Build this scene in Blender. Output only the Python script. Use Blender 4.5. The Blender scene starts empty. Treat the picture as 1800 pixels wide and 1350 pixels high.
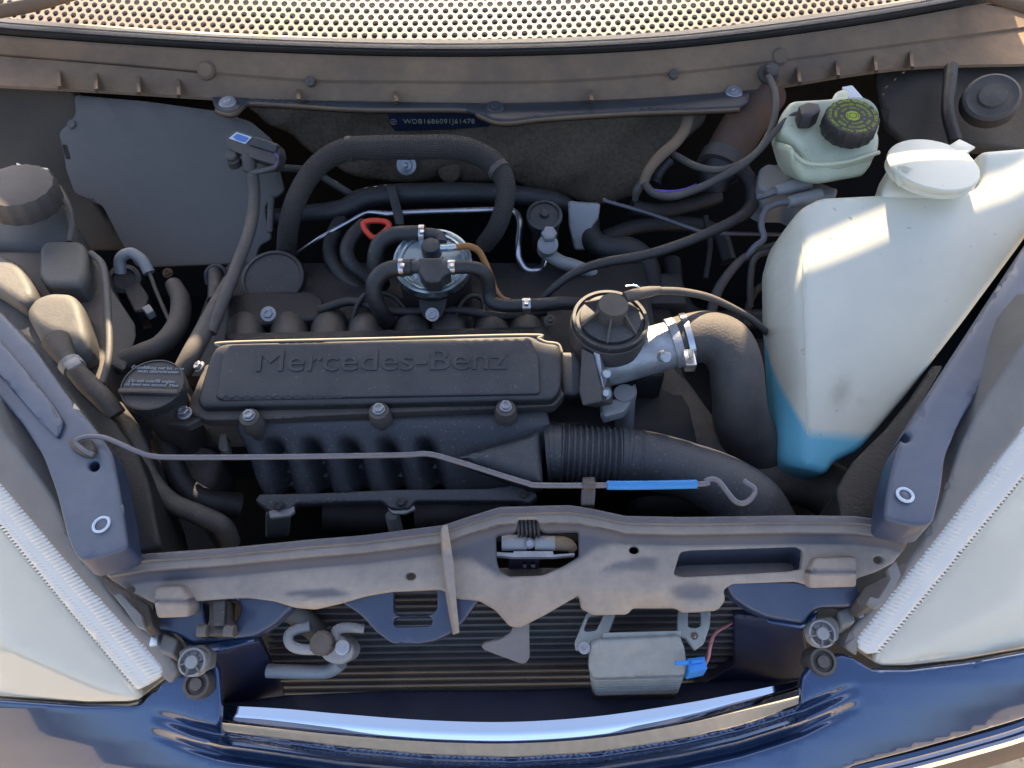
import bpy, bmesh, math, random
import numpy as np
from mathutils import Vector, Matrix
from mathutils.geometry import delaunay_2d_cdt

random.seed(7)
scene = bpy.context.scene
col = scene.collection
R = math.radians

# ------------------------------------------------------------------ camera
FPX, W0, H0 = 1285.0, 1800.0, 1350.0
CAMZ, PITCH = 1.45, R(50)
CAM = Vector((0, 0, CAMZ))
cd = bpy.data.cameras.new('camera')
cd.sensor_width = 36.0
cd.lens = FPX / W0 * 36.0
cd.clip_start, cd.clip_end = 0.02, 200
cam = bpy.data.objects.new('camera', cd)
cam.location = CAM
cam.rotation_euler = (math.pi / 2 - PITCH, 0, 0)
col.objects.link(cam)
scene.camera = cam

# ------------------------------------------------------------------ light
SUN_EL, SUN_AZ = R(42), R(0)          # sun behind the car (from +Y)
world = bpy.data.worlds.new('World')
scene.world = world
world.use_nodes = True
wn = world.node_tree
bg = wn.nodes['Background']
sky = wn.nodes.new('ShaderNodeTexSky')
sky.sky_type = 'NISHITA'
sky.sun_disc = False
sky.sun_elevation = SUN_EL
sky.sun_rotation = SUN_AZ
sky.air_density = 0.8
sky.dust_density = 5.0
wn.links.new(sky.outputs[0], bg.inputs[0])
bg.inputs[1].default_value = 0.15
sd = bpy.data.lights.new('sun', 'SUN')
sd.energy = 5.0
sd.angle = R(0.5)
sd.color = (1.0, 0.80, 0.55)
sun = bpy.data.objects.new('sun', sd)
sdir = Vector((math.sin(SUN_AZ) * math.cos(SUN_EL), math.cos(SUN_AZ) * math.cos(SUN_EL), math.sin(SUN_EL)))
sun.rotation_euler = sdir.to_track_quat('Z', 'Y').to_euler()
sun.location = (0, 3, 4)
col.objects.link(sun)
vs = scene.view_settings
vs.view_transform = 'Standard'
vs.look = 'None'
vs.gamma = 1.0
vs.use_curve_mapping = False
vs.exposure = 1.88
scene.cycles.use_denoising = True
scene.cycles.max_bounces = 8
scene.cycles.caustics_reflective = False
scene.cycles.caustics_refractive = False

# ------------------------------------------------------------------ pixels to places
FW = Vector((0, math.cos(PITCH), -math.sin(PITCH)))
UP = Vector((0, math.sin(PITCH), math.cos(PITCH)))
RT = Vector((1, 0, 0))

def ray(px, py):
    return FW + RT * ((px - 900) / FPX) - UP * ((py - 675) / FPX)

def pz(px, py, z):
    d = ray(px, py)
    return CAM + d * ((CAMZ - z) / -d.z)

def mpp(py, z):                       # metres per pixel at that height
    return ((CAMZ - z) / -ray(900, py).z) / FPX

class Pl:                             # plane through three (px, py, z) places
    def __init__(s, a, b, c):
        s.o = pz(*a)
        s.n = (pz(*b) - s.o).cross(pz(*c) - s.o).normalized()
        if s.n.dot(CAM - s.o) < 0: s.n = -s.n
    def __call__(s, px, py):
        d = ray(px, py)
        return CAM + d * ((s.o - CAM).dot(s.n) / d.dot(s.n))

class Zs:                             # surface of given height
    def __init__(s, f, n=(0, 0, 1)):
        s.f = f if callable(f) else (lambda a, b: f)
        s.n = Vector(n).normalized()
    def __call__(s, px, py):
        return pz(px, py, s.f(px, py))

# ------------------------------------------------------------------ object helpers
WLOC = {}

def link(name, me, mat, parent=None, center=None):
    n = len(me.vertices)
    co = np.empty(n * 3, dtype=np.float32)
    me.vertices.foreach_get('co', co)
    co = co.reshape(-1, 3)
    if center is None:
        c = (co.min(0) + co.max(0)) / 2
        if parent is None: c[2] = co[:, 2].min()
    else:
        c = np.array(center)
    me.vertices.foreach_set('co', (co - c).astype(np.float32).ravel())
    me.update()
    if mat: me.materials.append(mat)
    o = bpy.data.objects.new(name, me)
    col.objects.link(o)
    w = Vector([float(v) for v in c])
    WLOC[o.name] = w
    if parent is not None:
        o.parent = parent
        o.location = w - WLOC[parent.name]
    else:
        o.location = w
    return o

def tag(o, label, cat=None, group=None, kind=None):
    if label: o['label'] = label
    if cat: o['category'] = cat
    if group: o['group'] = group
    if kind: o['kind'] = kind
    return o

def thing(name, label, cat, loc, group=None):
    o = bpy.data.objects.new(name, None)
    o.empty_display_size = 0.03
    col.objects.link(o)
    o.location = loc
    WLOC[o.name] = Vector(loc)
    return tag(o, label, cat, group)

def mk(name, verts, faces, mat, parent=None, smooth=35, dust=None, uv=None):
    me = bpy.data.meshes.new(name)
    me.from_pydata([tuple(v) for v in verts], [], faces)
    me.validate()
    if smooth:
        me.polygons.foreach_set('use_smooth', [True] * len(me.polygons))
        me.set_sharp_from_angle(angle=R(smooth))
    if dust is not None:
        a = me.attributes.new('dust', 'FLOAT', 'POINT')
        a.data.foreach_set('value', [float(x) for x in dust])
    if uv is not None:
        l = me.uv_layers.new(name='UVMap')
        for p in me.polygons:
            for li, vi in zip(p.loop_indices, p.vertices):
                l.data[li].uv = uv[vi]
    return link(name, me, mat, parent)

def catmull(pts, k=6):
    P = [Vector(p) for p in pts]
    if len(P) < 3:
        return [P[0].lerp(P[-1], i / k) for i in range(k + 1)]
    Q = [P[0] * 2 - P[1]] + P + [P[-1] * 2 - P[-2]]
    out = []
    for i in range(1, len(Q) - 2):
        a, b, c, d = Q[i - 1], Q[i], Q[i + 1], Q[i + 2]
        for j in range(k):
            t = j / k
            out.append(0.5 * ((2 * b) + (c - a) * t + (2 * a - 5 * b + 4 * c - d) * t * t + (3 * b - a - 3 * c + d) * t ** 3))
    out.append(P[-1])
    return out

def sweep(name, path, rad, mat, parent=None, n=14, cap=True, closed=False, flat=(1, 1), smooth=50):
    """tube along a list of world points; rad is a number or a list"""
    N = len(path)
    if not hasattr(rad, '__len__'): rad = [rad] * N
    V, F, UV = [], [], []
    tan = []
    for i in range(N):
        a = path[i - 1] if (i or closed) else path[i]
        b = path[(i + 1) % N] if (i < N - 1 or closed) else path[i]
        tan.append((b - a).normalized())
    nrm = tan[0].orthogonal().normalized() if abs(tan[0].z) > .9 else tan[0].cross(Vector((0, 0, 1))).normalized()
    L = 0
    for i in range(N):
        if i:
            q = tan[i - 1].rotation_difference(tan[i])
            nrm = q @ nrm
            L += (path[i] - path[i - 1]).length
        nrm = (nrm - tan[i] * nrm.dot(tan[i])).normalized()
        bn = tan[i].cross(nrm)
        for j in range(n):
            a = 2 * math.pi * j / n
            V.append(path[i] + (nrm * math.cos(a) * flat[0] + bn * math.sin(a) * flat[1]) * rad[i])
            UV.append((L, j / n))
    for i in range(N - 1 if not closed else N):
        for j in range(n):
            a, b = i * n + j, i * n + (j + 1) % n
            c, d = ((i + 1) % N) * n + (j + 1) % n, ((i + 1) % N) * n + j
            F.append((a, b, c, d))
    if cap and not closed:
        F.append(tuple(range(n))[::-1])
        F.append(tuple((N - 1) * n + j for j in range(n)))
    return mk(name, V, F, mat, parent, smooth, uv=UV)

def tube(name, pts, rpx, mat, parent=None, n=14, k=6, wob=0.0, straight=False):
    """pts: (px, py, z); rpx: radius in photo pixels (number or one per point)"""
    P = [pz(*p) for p in pts]
    rr = rpx if hasattr(rpx, '__len__') else [rpx] * len(pts)
    rm = [r * mpp(p[1], p[2]) for r, p in zip(rr, pts)]
    path = P if straight else catmull(P, k)
    rad = list(np.interp(np.linspace(0, len(P) - 1, len(path)), range(len(P)), rm))
    if wob:
        rad = [r * (1 + wob * math.sin(i * 1.7 + r * 9000) * random.uniform(.3, 1)) for i, r in enumerate(rad)]
    return sweep(name, path, rad, mat, parent, n)

def frame(axis):
    a = Vector(axis).normalized()
    u = Vector((1, 0, 0))
    u = (u - a * u.dot(a)).normalized() if abs(a.x) < .95 else Vector((0, 1, 0))
    return u, a.cross(u), a

def lathe(name, c, axis, prof, mat, parent=None, n=32, smooth=35, fl=None):
    """prof: (radius, height along the axis); fl(angle) multiplies the radius"""
    u, v, a = frame(axis)
    V, F = [], []
    for r, h in prof:
        for j in range(n):
            t = 2 * math.pi * j / n
            q = r * (fl(t) if fl else 1)
            V.append(c + a * h + (u * math.cos(t) + v * math.sin(t)) * q)
    for i in range(len(prof) - 1):
        for j in range(n):
            F.append((i * n + j, i * n + (j + 1) % n, (i + 1) * n + (j + 1) % n, (i + 1) * n + j))
    F.append(tuple(range(n))[::-1])
    F.append(tuple((len(prof) - 1) * n + j for j in range(n)))
    return mk(name, V, F, mat, parent, smooth)

def bolt(px, py, z, rpx, mat, parent, axis=(0, -.3, 1), name='bolt', washer=1.5, h=.8):
    c = pz(px, py, z)
    r = rpx * mpp(py, z)
    u, v, a = frame(axis)
    V, F = [], []
    rings = [(r * washer, 0, 24), (r * washer, r * .22, 24), (r * 1.02, r * .3, 24)]
    prof = [(r * washer, 0), (r * washer, r * .22), (r * 1.03, r * .3), (r * 1.0, r * .32), (r, r * h), (r * .86, r * (h + .12)), (r * .5, r * (h + .12)), (r * .42, r * (h - .12)), (0.0001, r * (h - .12))]
    def hexr(i, t):
        if i < 3 or i > 5: return 1
        q = (t % (math.pi / 3)) - math.pi / 6
        return .88 / math.cos(q)
    n = 24
    for i, (rr, hh) in enumerate(prof):
        for j in range(n):
            t = 2 * math.pi * j / n
            V.append(c + a * hh + (u * math.cos(t) + v * math.sin(t)) * rr * hexr(i, t))
    for i in range(len(prof) - 1):
        for j in range(n):
            F.append((i * n + j, i * n + (j + 1) % n, (i + 1) * n + (j + 1) % n, (i + 1) * n + j))
    F.append(tuple(range(n))[::-1])
    return mk(name, V, F, mat, parent, 30)

def round_poly(pts, r):
    if r <= 0: return [tuple(p) for p in pts]
    out = []
    n = len(pts)
    for i in range(n):
        a, b, c = (Vector(pts[i - 1]), Vector(pts[i]), Vector(pts[(i + 1) % n]))
        la, lc = (a - b).length, (c - b).length
        q = min(r, la * .48, lc * .48)
        p0, p1 = b + (a - b) * (q / la), b + (c - b) * (q / lc)
        for t in (0, .25, .5, .75, 1):
            out.append(tuple((1 - t) ** 2 * p0 + 2 * t * (1 - t) * b + t * t * p1))
    return out

def resample(poly, step):
    out = []
    n = len(poly)
    for i in range(n):
        a, b = Vector(poly[i]), Vector(poly[(i + 1) % n])
        l = (b - a).length
        if l < 1e-6: continue
        k = max(1, int(round(l / step)))
        for j in range(k):
            out.append(tuple(a.lerp(b, j / k)))
    return out

def inside(P, poly):
    x, y = P[:, 0], P[:, 1]
    r = np.zeros(len(P), bool)
    n = len(poly)
    for i in range(n):
        x0, y0 = poly[i]
        x1, y1 = poly[(i + 1) % n]
        if y0 == y1: continue
        c = ((y0 > y) != (y1 > y)) & (x < (x1 - x0) * (y - y0) / (y1 - y0) + x0)
        r ^= c
    return r

def dist(P, polys):
    d = np.full(len(P), 1e9)
    for poly in polys:
        A = np.array(poly)
        B = np.roll(A, -1, 0)
        for a, b in zip(A, B):
            ab = b - a
            l2 = ab @ ab
            if l2 < 1e-12: continue
            t = np.clip(((P - a) @ ab) / l2, 0, 1)
            q = P - (a + t[:, None] * ab)
            d = np.minimum(d, np.sqrt((q * q).sum(1)))
    return d

def slab(name, outl, surf, thick, mat, parent=None, rnd=0, rc=0, holes=(), hrc=None, step=24, dn=None, dust=None, bulge=None, smooth=40, pts_x=(), skip=None):
    """solid whose face follows surf over an outline traced in the photo; thick in metres along -dn; rnd, rc in pixels"""
    outl = resample(round_poly(outl, rc), step)
    holes = [resample(round_poly(h, rc if hrc is None else hrc), step * .6) for h in holes]
    polys = [outl] + list(holes)
    pts, edges = [], []
    for poly in polys:
        b = len(pts)
        pts += [tuple(p) for p in poly]
        edges += [(b + i, b + (i + 1) % len(poly)) for i in range(len(poly))]
    A = np.array(outl)
    x0, y0 = A.min(0)
    x1, y1 = A.max(0)
    cand = []
    rowh = step * .866
    for j in range(int((y1 - y0) / rowh) + 1):
        for i in range(int((x1 - x0) / step) + 2):
            cand.append((x0 + (i + .5 * (j % 2)) * step, y0 + (j + .5) * rowh))
    ringd = []
    if rnd:
        for poly in polys:
            n = len(poly)
            for i in range(n):
                a, b, c = Vector(poly[i - 1]), Vector(poly[i]), Vector(poly[(i + 1) % n])
                t = (c - a)
                if t.length < 1e-6: continue
                nn = Vector((-t.y, t.x)).normalized()
                for f in (.06, .25, .6, 1.0):
                    for s in (1, -1):
                        ringd.append((b.x + nn.x * s * rnd * f, b.y + nn.y * s * rnd * f, rnd * f))
    def keep(C, mind):
        C = np.array(C)
        if not len(C): return C.reshape(0, 2)
        k = inside(C, outl)
        for h in holes: k &= ~inside(C, h)
        C, md = C[k], (mind[k] if hasattr(mind, '__len__') else mind)
        return C[dist(C, polys) > md]
    if skip: cand = [p for p in cand if not skip(*p)]
    ins = [keep(cand, (rnd * 1.15 if rnd else step * .45))] if cand else []
    if len(pts_x): ins.append(keep(pts_x, max(1.5, rnd * .4)))
    if ringd:
        rd = np.array(ringd)
        ins.append(keep(rd[:, :2], rd[:, 2] * .93))
    allp = [Vector(p) for p in pts] + [Vector((float(p[0]), float(p[1]))) for a in ins for p in a]
    vv, ee, ff, *_ = delaunay_2d_cdt(allp, edges, [], 0, 1e-4)
    P2 = np.array([(v.x, v.y) for v in vv])
    tri = np.array([f for f in ff])
    cen = P2[tri].mean(1)
    k = inside(cen, outl)
    for h in holes: k &= ~inside(cen, h)
    tri = tri[k]
    used = np.unique(tri)
    remap = -np.ones(len(P2), int)
    remap[used] = range(len(used))
    tri = remap[tri]
    P2 = P2[used]
    d = dist(P2, polys)
    dn = Vector(dn).normalized() if dn is not None else surf.n
    V, DU = [], []
    for (x, y), dd in zip(P2, d):
        p = surf(float(x), float(y))
        off = 0
        if rnd and dd < rnd:
            m = (p - CAM).length / FPX
            q = 1 - dd / rnd
            off -= rnd * m * (1 - math.sqrt(max(0, 1 - q * q)))
        if bulge: off += bulge(x, y, dd)
        V.append(p + dn * off)
        if dust: DU.append(dust(x, y))
    n = len(V)
    F = []
    for a, b, c in tri:
        nn = (V[b] - V[a]).cross(V[c] - V[a])
        F.append((a, b, c) if nn.dot(dn) > 0 else (a, c, b))
    cnt = {}
    for f in F:
        for i in range(3):
            e = (f[i], f[(i + 1) % 3])
            cnt[e] = cnt.get(e, 0) + 1
    bnd = [e for e in cnt if (e[1], e[0]) not in cnt]
    base = [surf(float(x), float(y)) - dn * thick for x, y in P2]
    V2 = V + base
    F2 = F + [(c + n, b + n, a + n) for a, b, c in F] + [(b, a, a + n, b + n) for a, b in bnd]
    return mk(name, V2, [tuple(int(i) for i in f) for f in F2], mat, parent, smooth, dust=(DU + DU) if dust else None)

def loft(name, lines, mat, parent=None, thick=.003, dn=(0, 0, 1), nx=60, smooth=40, dust=None, k=1, spl=True):
    """sheet over polylines of (px, py, z), each running left to right"""
    G = []
    for ln in lines:
        a = np.array(ln, float)
        if spl and len(ln) > 2:
            c = np.array([tuple(v) for v in catmull([Vector(p) for p in ln], 8)])
        else:
            c = a
        s = np.linspace(0, 1, nx)
        l = np.concatenate([[0], np.cumsum(np.hypot(np.diff(c[:, 0]), np.diff(c[:, 1])))])
        l /= l[-1]
        G.append([pz(*[float(np.interp(t, l, c[:, i])) for i in range(3)]) for t in s])
    rows, DU = [], []
    for i in range(len(G) - 1):
        for j in range(k):
            rows.append([a.lerp(b, j / k) for a, b in zip(G[i], G[i + 1])])
            DU += [(dust[i] * (1 - j / k) + dust[i + 1] * j / k) if dust else 0] * nx
    rows.append(G[-1])
    DU += [dust[-1] if dust else 0] * nx
    V = [p for r in rows for p in r]
    m = len(rows)
    n = len(V)
    dn = Vector(dn).normalized()
    V2 = V + [p - dn * thick for p in V]
    F = []
    f0 = lambda i, j: i * nx + j
    a, b, c = V[f0(0, 0)], V[f0(0, 1)], V[f0(1, 0)]
    flip = (b - a).cross(c - a).dot(dn) < 0
    for i in range(m - 1):
        for j in range(nx - 1):
            q = (f0(i, j), f0(i, j + 1), f0(i + 1, j + 1), f0(i + 1, j))
            if flip: q = q[::-1]
            F.append(q)
            F.append(tuple(x + n for x in q[::-1]))
    per = [f0(0, j) for j in range(nx)] + [f0(i, nx - 1) for i in range(1, m)] + [f0(m - 1, j) for j in range(nx - 2, -1, -1)] + [f0(i, 0) for i in range(m - 2, 0, -1)]
    for i in range(len(per)):
        a, b = per[i], per[(i + 1) % len(per)]
        F.append((a, b, b + n, a + n) if not flip else (b, a, a + n, b + n))
    o = mk(name, V2, F, mat, parent, smooth, dust=(DU + DU) if dust else None)
    bm = bmesh.new()
    bm.from_mesh(o.data)
    bmesh.ops.recalc_face_normals(bm, faces=bm.faces)
    bm.to_mesh(o.data)
    bm.free()
    return o

def box(name, c, size, mat, parent=None, axes=None, bev=.002, seg=2):
    bm = bmesh.new()
    bmesh.ops.create_cube(bm, size=1)
    for v in bm.verts: v.co = Vector((v.co.x * size[0], v.co.y * size[1], v.co.z * size[2]))
    if bev:
        bmesh.ops.bevel(bm, geom=list(bm.edges), offset=bev, segments=seg, affect='EDGES', profile=.5)
    M = Matrix((axes[0], axes[1], axes[2])).transposed() if axes else Matrix.Identity(3)
    for v in bm.verts: v.co = M @ v.co + Vector(c)
    bmesh.ops.recalc_face_normals(bm, faces=bm.faces)
    me = bpy.data.meshes.new(name)
    bm.to_mesh(me)
    bm.free()
    me.polygons.foreach_set('use_smooth', [True] * len(me.polygons))
    me.set_sharp_from_angle(angle=R(35))
    return link(name, me, mat, parent)

def text_mesh(s, size, depth, align='CENTER', spacing=1.0, bev=0, xs=1.0):
    cu = bpy.data.curves.new('t', 'FONT')
    cu.body = s
    cu.size = size
    cu.extrude = depth
    cu.bevel_depth = bev
    cu.align_x = align
    cu.align_y = 'CENTER'
    cu.space_character = spacing
    o = bpy.data.objects.new('t', cu)
    col.objects.link(o)
    dg = bpy.context.evaluated_depsgraph_get()
    me = bpy.data.meshes.new_from_object(o.evaluated_get(dg))
    bpy.data.objects.remove(o)
    V = [(v.co.x * xs, v.co.y, v.co.z) for v in me.vertices]
    F = [tuple(p.vertices) for p in me.polygons]
    bpy.data.meshes.remove(me)
    return V, F

def lettering(name, s, o, ex, n, size, depth, mat, parent, **kw):
    ex = Vector(ex).normalized()
    n = Vector(n).normalized()
    ex = (ex - n * ex.dot(n)).normalized()
    ey = n.cross(ex)
    V, F = text_mesh(s, size, depth, **kw)
    return mk(name, [o + ex * v[0] + ey * v[1] + n * v[2] for v in V], F, mat, parent, 30)

# ------------------------------------------------------------------ materials
def material(name, base, rough=.5, metal=0.0, var=.25, vscale=40, dustcol=None, dust=0.0, dscale=18, bump=0.0, bscale=300, coat=0.0, spec=.5, speck=0, speckcol=(.45, .42, .38), spth=.66, trans=0.0, sss=0.0, rvar=.1, updust=1.0, ior=1.5):
    m = bpy.data.materials.new(name)
    m.use_nodes = True
    nt = m.node_tree
    N, L = nt.nodes, nt.links
    b = N['Principled BSDF']
    def nd(t, **kw):
        x = N.new(t)
        for k, v in kw.items(): setattr(x, k, v)
        return x
    geo = nd('ShaderNodeNewGeometry')
    pos = geo.outputs['Position']
    def noise(sc, det=4, rg=.6):
        x = nd('ShaderNodeTexNoise')
        x.inputs['Scale'].default_value = sc
        x.inputs['Detail'].default_value = det
        x.inputs['Roughness'].default_value = rg
        L.new(pos, x.inputs['Vector'])
        return x.outputs['Fac']
    def mth(op, a, c, cl=False):
        x = nd('ShaderNodeMath', operation=op, use_clamp=cl)
        for i, v in ((0, a), (1, c)):
            if hasattr(v, 'default_value') or hasattr(v, 'links'): L.new(v, x.inputs[i])
            else: x.inputs[i].default_value = v
        return x.outputs[0]
    def mix(f, a, c):
        x = nd('ShaderNodeMix', data_type='RGBA')
        L.new(f, x.inputs[0]) if not isinstance(f, float) else setattr(x.inputs[0], 'default_value', f)
        for i, v in ((6, a), (7, c)):
            if isinstance(v, tuple): x.inputs[i].default_value = (*v, 1)
            else: L.new(v, x.inputs[i])
        return x.outputs[2]
    n1 = noise(vscale, 5)
    lo = tuple(max(0, c * (1 - var)) for c in base)
    hi = tuple(c * (1 + var) for c in base)
    c = mix(mth('MULTIPLY_ADD', n1, 1.6, True), lo, hi)
    c.node.inputs[0].links[0].from_node.inputs[2].default_value = -.3
    rsock = mth('ADD', mth('MULTIPLY', n1, rvar * 2), rough - rvar)
    msock = None
    if dustcol is not None:
        at = nd('ShaderNodeAttribute', attribute_name='dust')
        sep = nd('ShaderNodeSeparateXYZ')
        L.new(geo.outputs['Normal'], sep.inputs[0])
        upf = mth('POWER', mth('MAXIMUM', sep.outputs['Z'], 0.0), 1.5)
        n2 = noise(dscale, 6, .65)
        n3 = noise(dscale * 9, 3)
        nn = mth('MULTIPLY_ADD', n2, 2.2, True)
        nn.node.inputs[2].default_value = -.6
        up = mth('MULTIPLY', upf, dust * updust)
        up = mth('ADD', up, dust * (1 - updust)) if updust < 1 else up
        amt = mth('MULTIPLY', up, mth('ADD', mth('MULTIPLY', nn, .9), .35))
        att = mth('MULTIPLY', at.outputs['Fac'], mth('ADD', mth('MULTIPLY', nn, .5), .65))
        tot = mth('ADD', amt, att, True)
        fine = mth('MULTIPLY', tot, mth('ADD', mth('MULTIPLY', n3, .5), .72), True)
        c = mix(fine, c, dustcol)
        rsock = mth('ADD', rsock, mth('MULTIPLY', fine, .45), True)
        if metal:
            msock = mth('MULTIPLY', mth('SUBTRACT', 1.0, fine), metal)
    if speck:
        v = nd('ShaderNodeTexNoise')
        v.inputs['Scale'].default_value = speck
        v.inputs['Detail'].default_value = 1
        L.new(pos, v.inputs['Vector'])
        s = mth('MULTIPLY', mth('SUBTRACT', v.outputs['Fac'], spth), 14, True)
        c = mix(s, c, speckcol)
    L.new(c, b.inputs['Base Color'])
    L.new(rsock, b.inputs['Roughness'])
    b.inputs['Metallic'].default_value = metal
    if msock: L.new(msock, b.inputs['Metallic'])
    b.inputs['IOR'].default_value = ior
    b.inputs['Specular IOR Level'].default_value = spec
    b.inputs['Coat Weight'].default_value = coat
    b.inputs['Coat Roughness'].default_value = .04
    b.inputs['Transmission Weight'].default_value = trans
    if sss:
        b.inputs['Subsurface Weight'].default_value = sss
        b.inputs['Subsurface Radius'].default_value = (.02, .02, .018)
        b.inputs['Subsurface Scale'].default_value = .5
    if bump:
        bp = nd('ShaderNodeBump')
        bp.inputs['Strength'].default_value = bump
        bp.inputs['Distance'].default_value = .002
        L.new(noise(bscale, 3), bp.inputs['Height'])
        L.new(bp.outputs[0], b.inputs['Normal'])
    return m

TAN = (.33, .215, .125)
GREY = (.20, .185, .165)
M = {}
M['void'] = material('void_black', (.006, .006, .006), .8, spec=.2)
M['grime'] = material('oily_grime', (.012, .012, .0125), .55, var=.5, dustcol=(.045, .041, .038), dust=.25, bump=.4, bscale=200)
M['wing'] = material('dusty_inner_wing', (.03, .027, .023), .7, var=.5, vscale=30, dustcol=(.10, .083, .062), dust=.7, updust=.3, dscale=12, bump=.4, bscale=200)
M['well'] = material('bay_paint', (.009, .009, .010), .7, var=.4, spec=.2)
M['plastic'] = material('black_plastic', (.022, .023, .026), .42, var=.3, dustcol=(.125, .112, .098), dust=.45, bump=.25, bscale=900, speck=330, speckcol=(.12, .112, .10), spth=.69)
M['plastic_dirty'] = material('dusty_black_plastic', (.03, .03, .032), .5, var=.3, dustcol=(.19, .15, .115), dust=.55, bump=.3, bscale=600, updust=.5)
M['manifold'] = material('grey_black_plastic', (.03, .034, .042), .40, var=.3, dustcol=(.12, .115, .11), dust=.35, bump=.2, bscale=700, speck=380, speckcol=(.12, .12, .12), updust=.7)
M['cowl'] = material('brown_dusty_plastic', (.075, .06, .048), .7, var=.25, dustcol=TAN, dust=.75, updust=.45, bump=.25, bscale=500, dscale=9)
M['seal'] = material('rubber_seal', (.03, .031, .033), .5, dustcol=(.14, .115, .09), dust=.4, bump=.2)
M['trimlip'] = material('dusty_trim_and_highlight', (.34, .27, .19), .6, var=.2)  # dusty scuttle trim; also colours the highlight ridge added on the lid
M['lip'] = material('blue_black_plastic', (.022, .027, .036), .45, dustcol=(.16, .14, .12), dust=.22, bump=.15, bscale=500, dscale=40)
M['slam'] = material('dusty_grey_plastic', (.045, .052, .075), .42, var=.2, dustcol=(.37, .31, .245), dust=.06, bump=.12, bscale=500, dscale=14)
M['paint'] = material('dark_blue_paint', (.018, .05, .125), .22, metal=.5, var=.15, coat=1.0, dustcol=(.2, .19, .18), dust=.05, dscale=30)
M['paint_rail'] = material('blue_rail_paint', (.028, .044, .086), .45, metal=.0, var=.2, coat=.25, dustcol=(.16, .172, .19), dust=.6, dscale=9)
M['paint_dull'] = material('dull_blue_paint', (.014, .030, .078), .4, var=.2, coat=.4, dustcol=(.16, .17, .16), dust=.2, dscale=26)
M['paint_dark'] = material('dark_navy_paint', (.012, .017, .045), .5, var=.25, dustcol=(.1, .09, .08), dust=.2)  # dark navy paint of inner front panels, number plate and latch bracket
M['chrome'] = material('chrome', (.86, .87, .88), .06, metal=1.0, var=.03, rvar=.03)
M['rubber'] = material('black_rubber', (.016, .017, .019), .45, var=.3, dustcol=(.09, .08, .07), dust=.32, bump=.3, bscale=500, speck=330, speckcol=(.08, .075, .068), spth=.69)
M['rubber_dusty'] = material('dusty_rubber', (.03, .03, .031), .55, var=.3, dustcol=(.18, .15, .12), dust=.7, updust=.7, bump=.3, bscale=400, dscale=30)
M['alu'] = material('cast_aluminium', (.52, .53, .55), .38, metal=.9, var=.3, vscale=60, dustcol=(.09, .08, .07), dust=.35, updust=.1, dscale=40, bump=.3, bscale=350)
M['alu_dull'] = material('oxidised_aluminium', (.36, .37, .38), .55, metal=.6, var=.3, dustcol=(.2, .18, .15), dust=.45, updust=.4, dscale=40, bump=.3, bscale=400)
M['zinc'] = material('zinc_plate', (.50, .60, .66), .26, metal=1.0, var=.2, vscale=70, dustcol=(.22, .25, .18), dust=.25, dscale=55)
M['steel'] = material('steel', (.5, .51, .53), .3, metal=1.0, var=.15)
M['bolt'] = material('zinc_bolt', (.36, .37, .39), .42, metal=.8, var=.2, dustcol=(.18, .16, .13), dust=.25)
M['rod'] = material('grey_coated_rod', (.13, .13, .15), .38, metal=.3, var=.15, dustcol=(.24, .2, .17), dust=.2)
M['felt'] = material('felt_insulation', (.10, .08, .06), .95, var=.7, vscale=170, dustcol=(.19, .145, .10), dust=.4, updust=.2, bump=1.0, bscale=420, dscale=12, spec=.1, speck=700, speckcol=(.20, .17, .13))
M['splash'] = material('grey_splash_panel', (.075, .072, .069), .55, var=.15, vscale=120, dustcol=(.17, .15, .125), dust=.5, bump=.35, bscale=1400, dscale=8)
M['red'] = material('red_plastic', (.62, .05, .02), .4, var=.1)
M['bluep'] = material('blue_plastic', (.02, .22, .62), .4, var=.1)
M['bluesleeve'] = material('blue_rubber_sleeve', (.03, .21, .50), .5, var=.1)
M['orange'] = material('amber_hose', (.30, .13, .03), .4, var=.2)
M['green'] = material('green_sticker', (.16, .24, .12), .6)
M['yellow'] = material('yellow_tape', (.6, .45, .05), .6)
M['violet'] = material('violet_wire', (.16, .09, .42), .5)
M['pink'] = material('pink_wire', (.45, .16, .16), .5, dustcol=GREY, dust=.4)
M['lime'] = material('lime_print', (.42, .50, .03), .6, var=.05)
M['white_print'] = material('pale_print', (.30, .34, .37), .6, var=.1)
M['label'] = material('paper_label', (.55, .62, .68), .6, var=.1)
M['labelblue'] = material('blue_print', (.10, .18, .45), .6)
M['stamp'] = material('stamped_metal', (.30, .29, .22), .6)
M['rust'] = material('rusty_tube', (.05, .045, .042), .6, var=.5, vscale=25, dustcol=(.20, .095, .05), dust=.6, updust=.3, dscale=20)
M['mesh'] = material('cream_mesh', (.27, .23, .185), .55, var=.12, vscale=60)
M['cream'] = material('sand_plastic', (.062, .061, .058), .5, dustcol=(.20, .175, .14), dust=.42, updust=.5, var=.3, bump=.2, bscale=300)
M['housing'] = material('grey_lamp_housing', (.13, .13, .125), .5, dustcol=(.26, .24, .21), dust=.5, updust=.6)
M['lens'] = material('milky_lamp_lens', (.96, .91, .73), .07, var=.04, vscale=9, trans=.45, coat=.5, rvar=.04)
M['lensrib'] = material('clear_lamp_ribs', (.87, .86, .79), .15, var=.05, trans=.35, coat=.6)
M['reflector'] = material('lamp_reflector', (.93, .90, .78), .3, metal=.25, var=.05)
M['ballast'] = material('cast_grey_box', (.23, .245, .235), .6, metal=.2, var=.25, vscale=70, dustcol=(.33, .33, .30), dust=.4, dscale=30, bump=.3, bscale=500)
M['fins'] = material('condenser_fins', (.02, .021, .024), .6, var=.4, vscale=500, dustcol=(.16, .12, .08), dust=.25, updust=.0, dscale=12)
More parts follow.
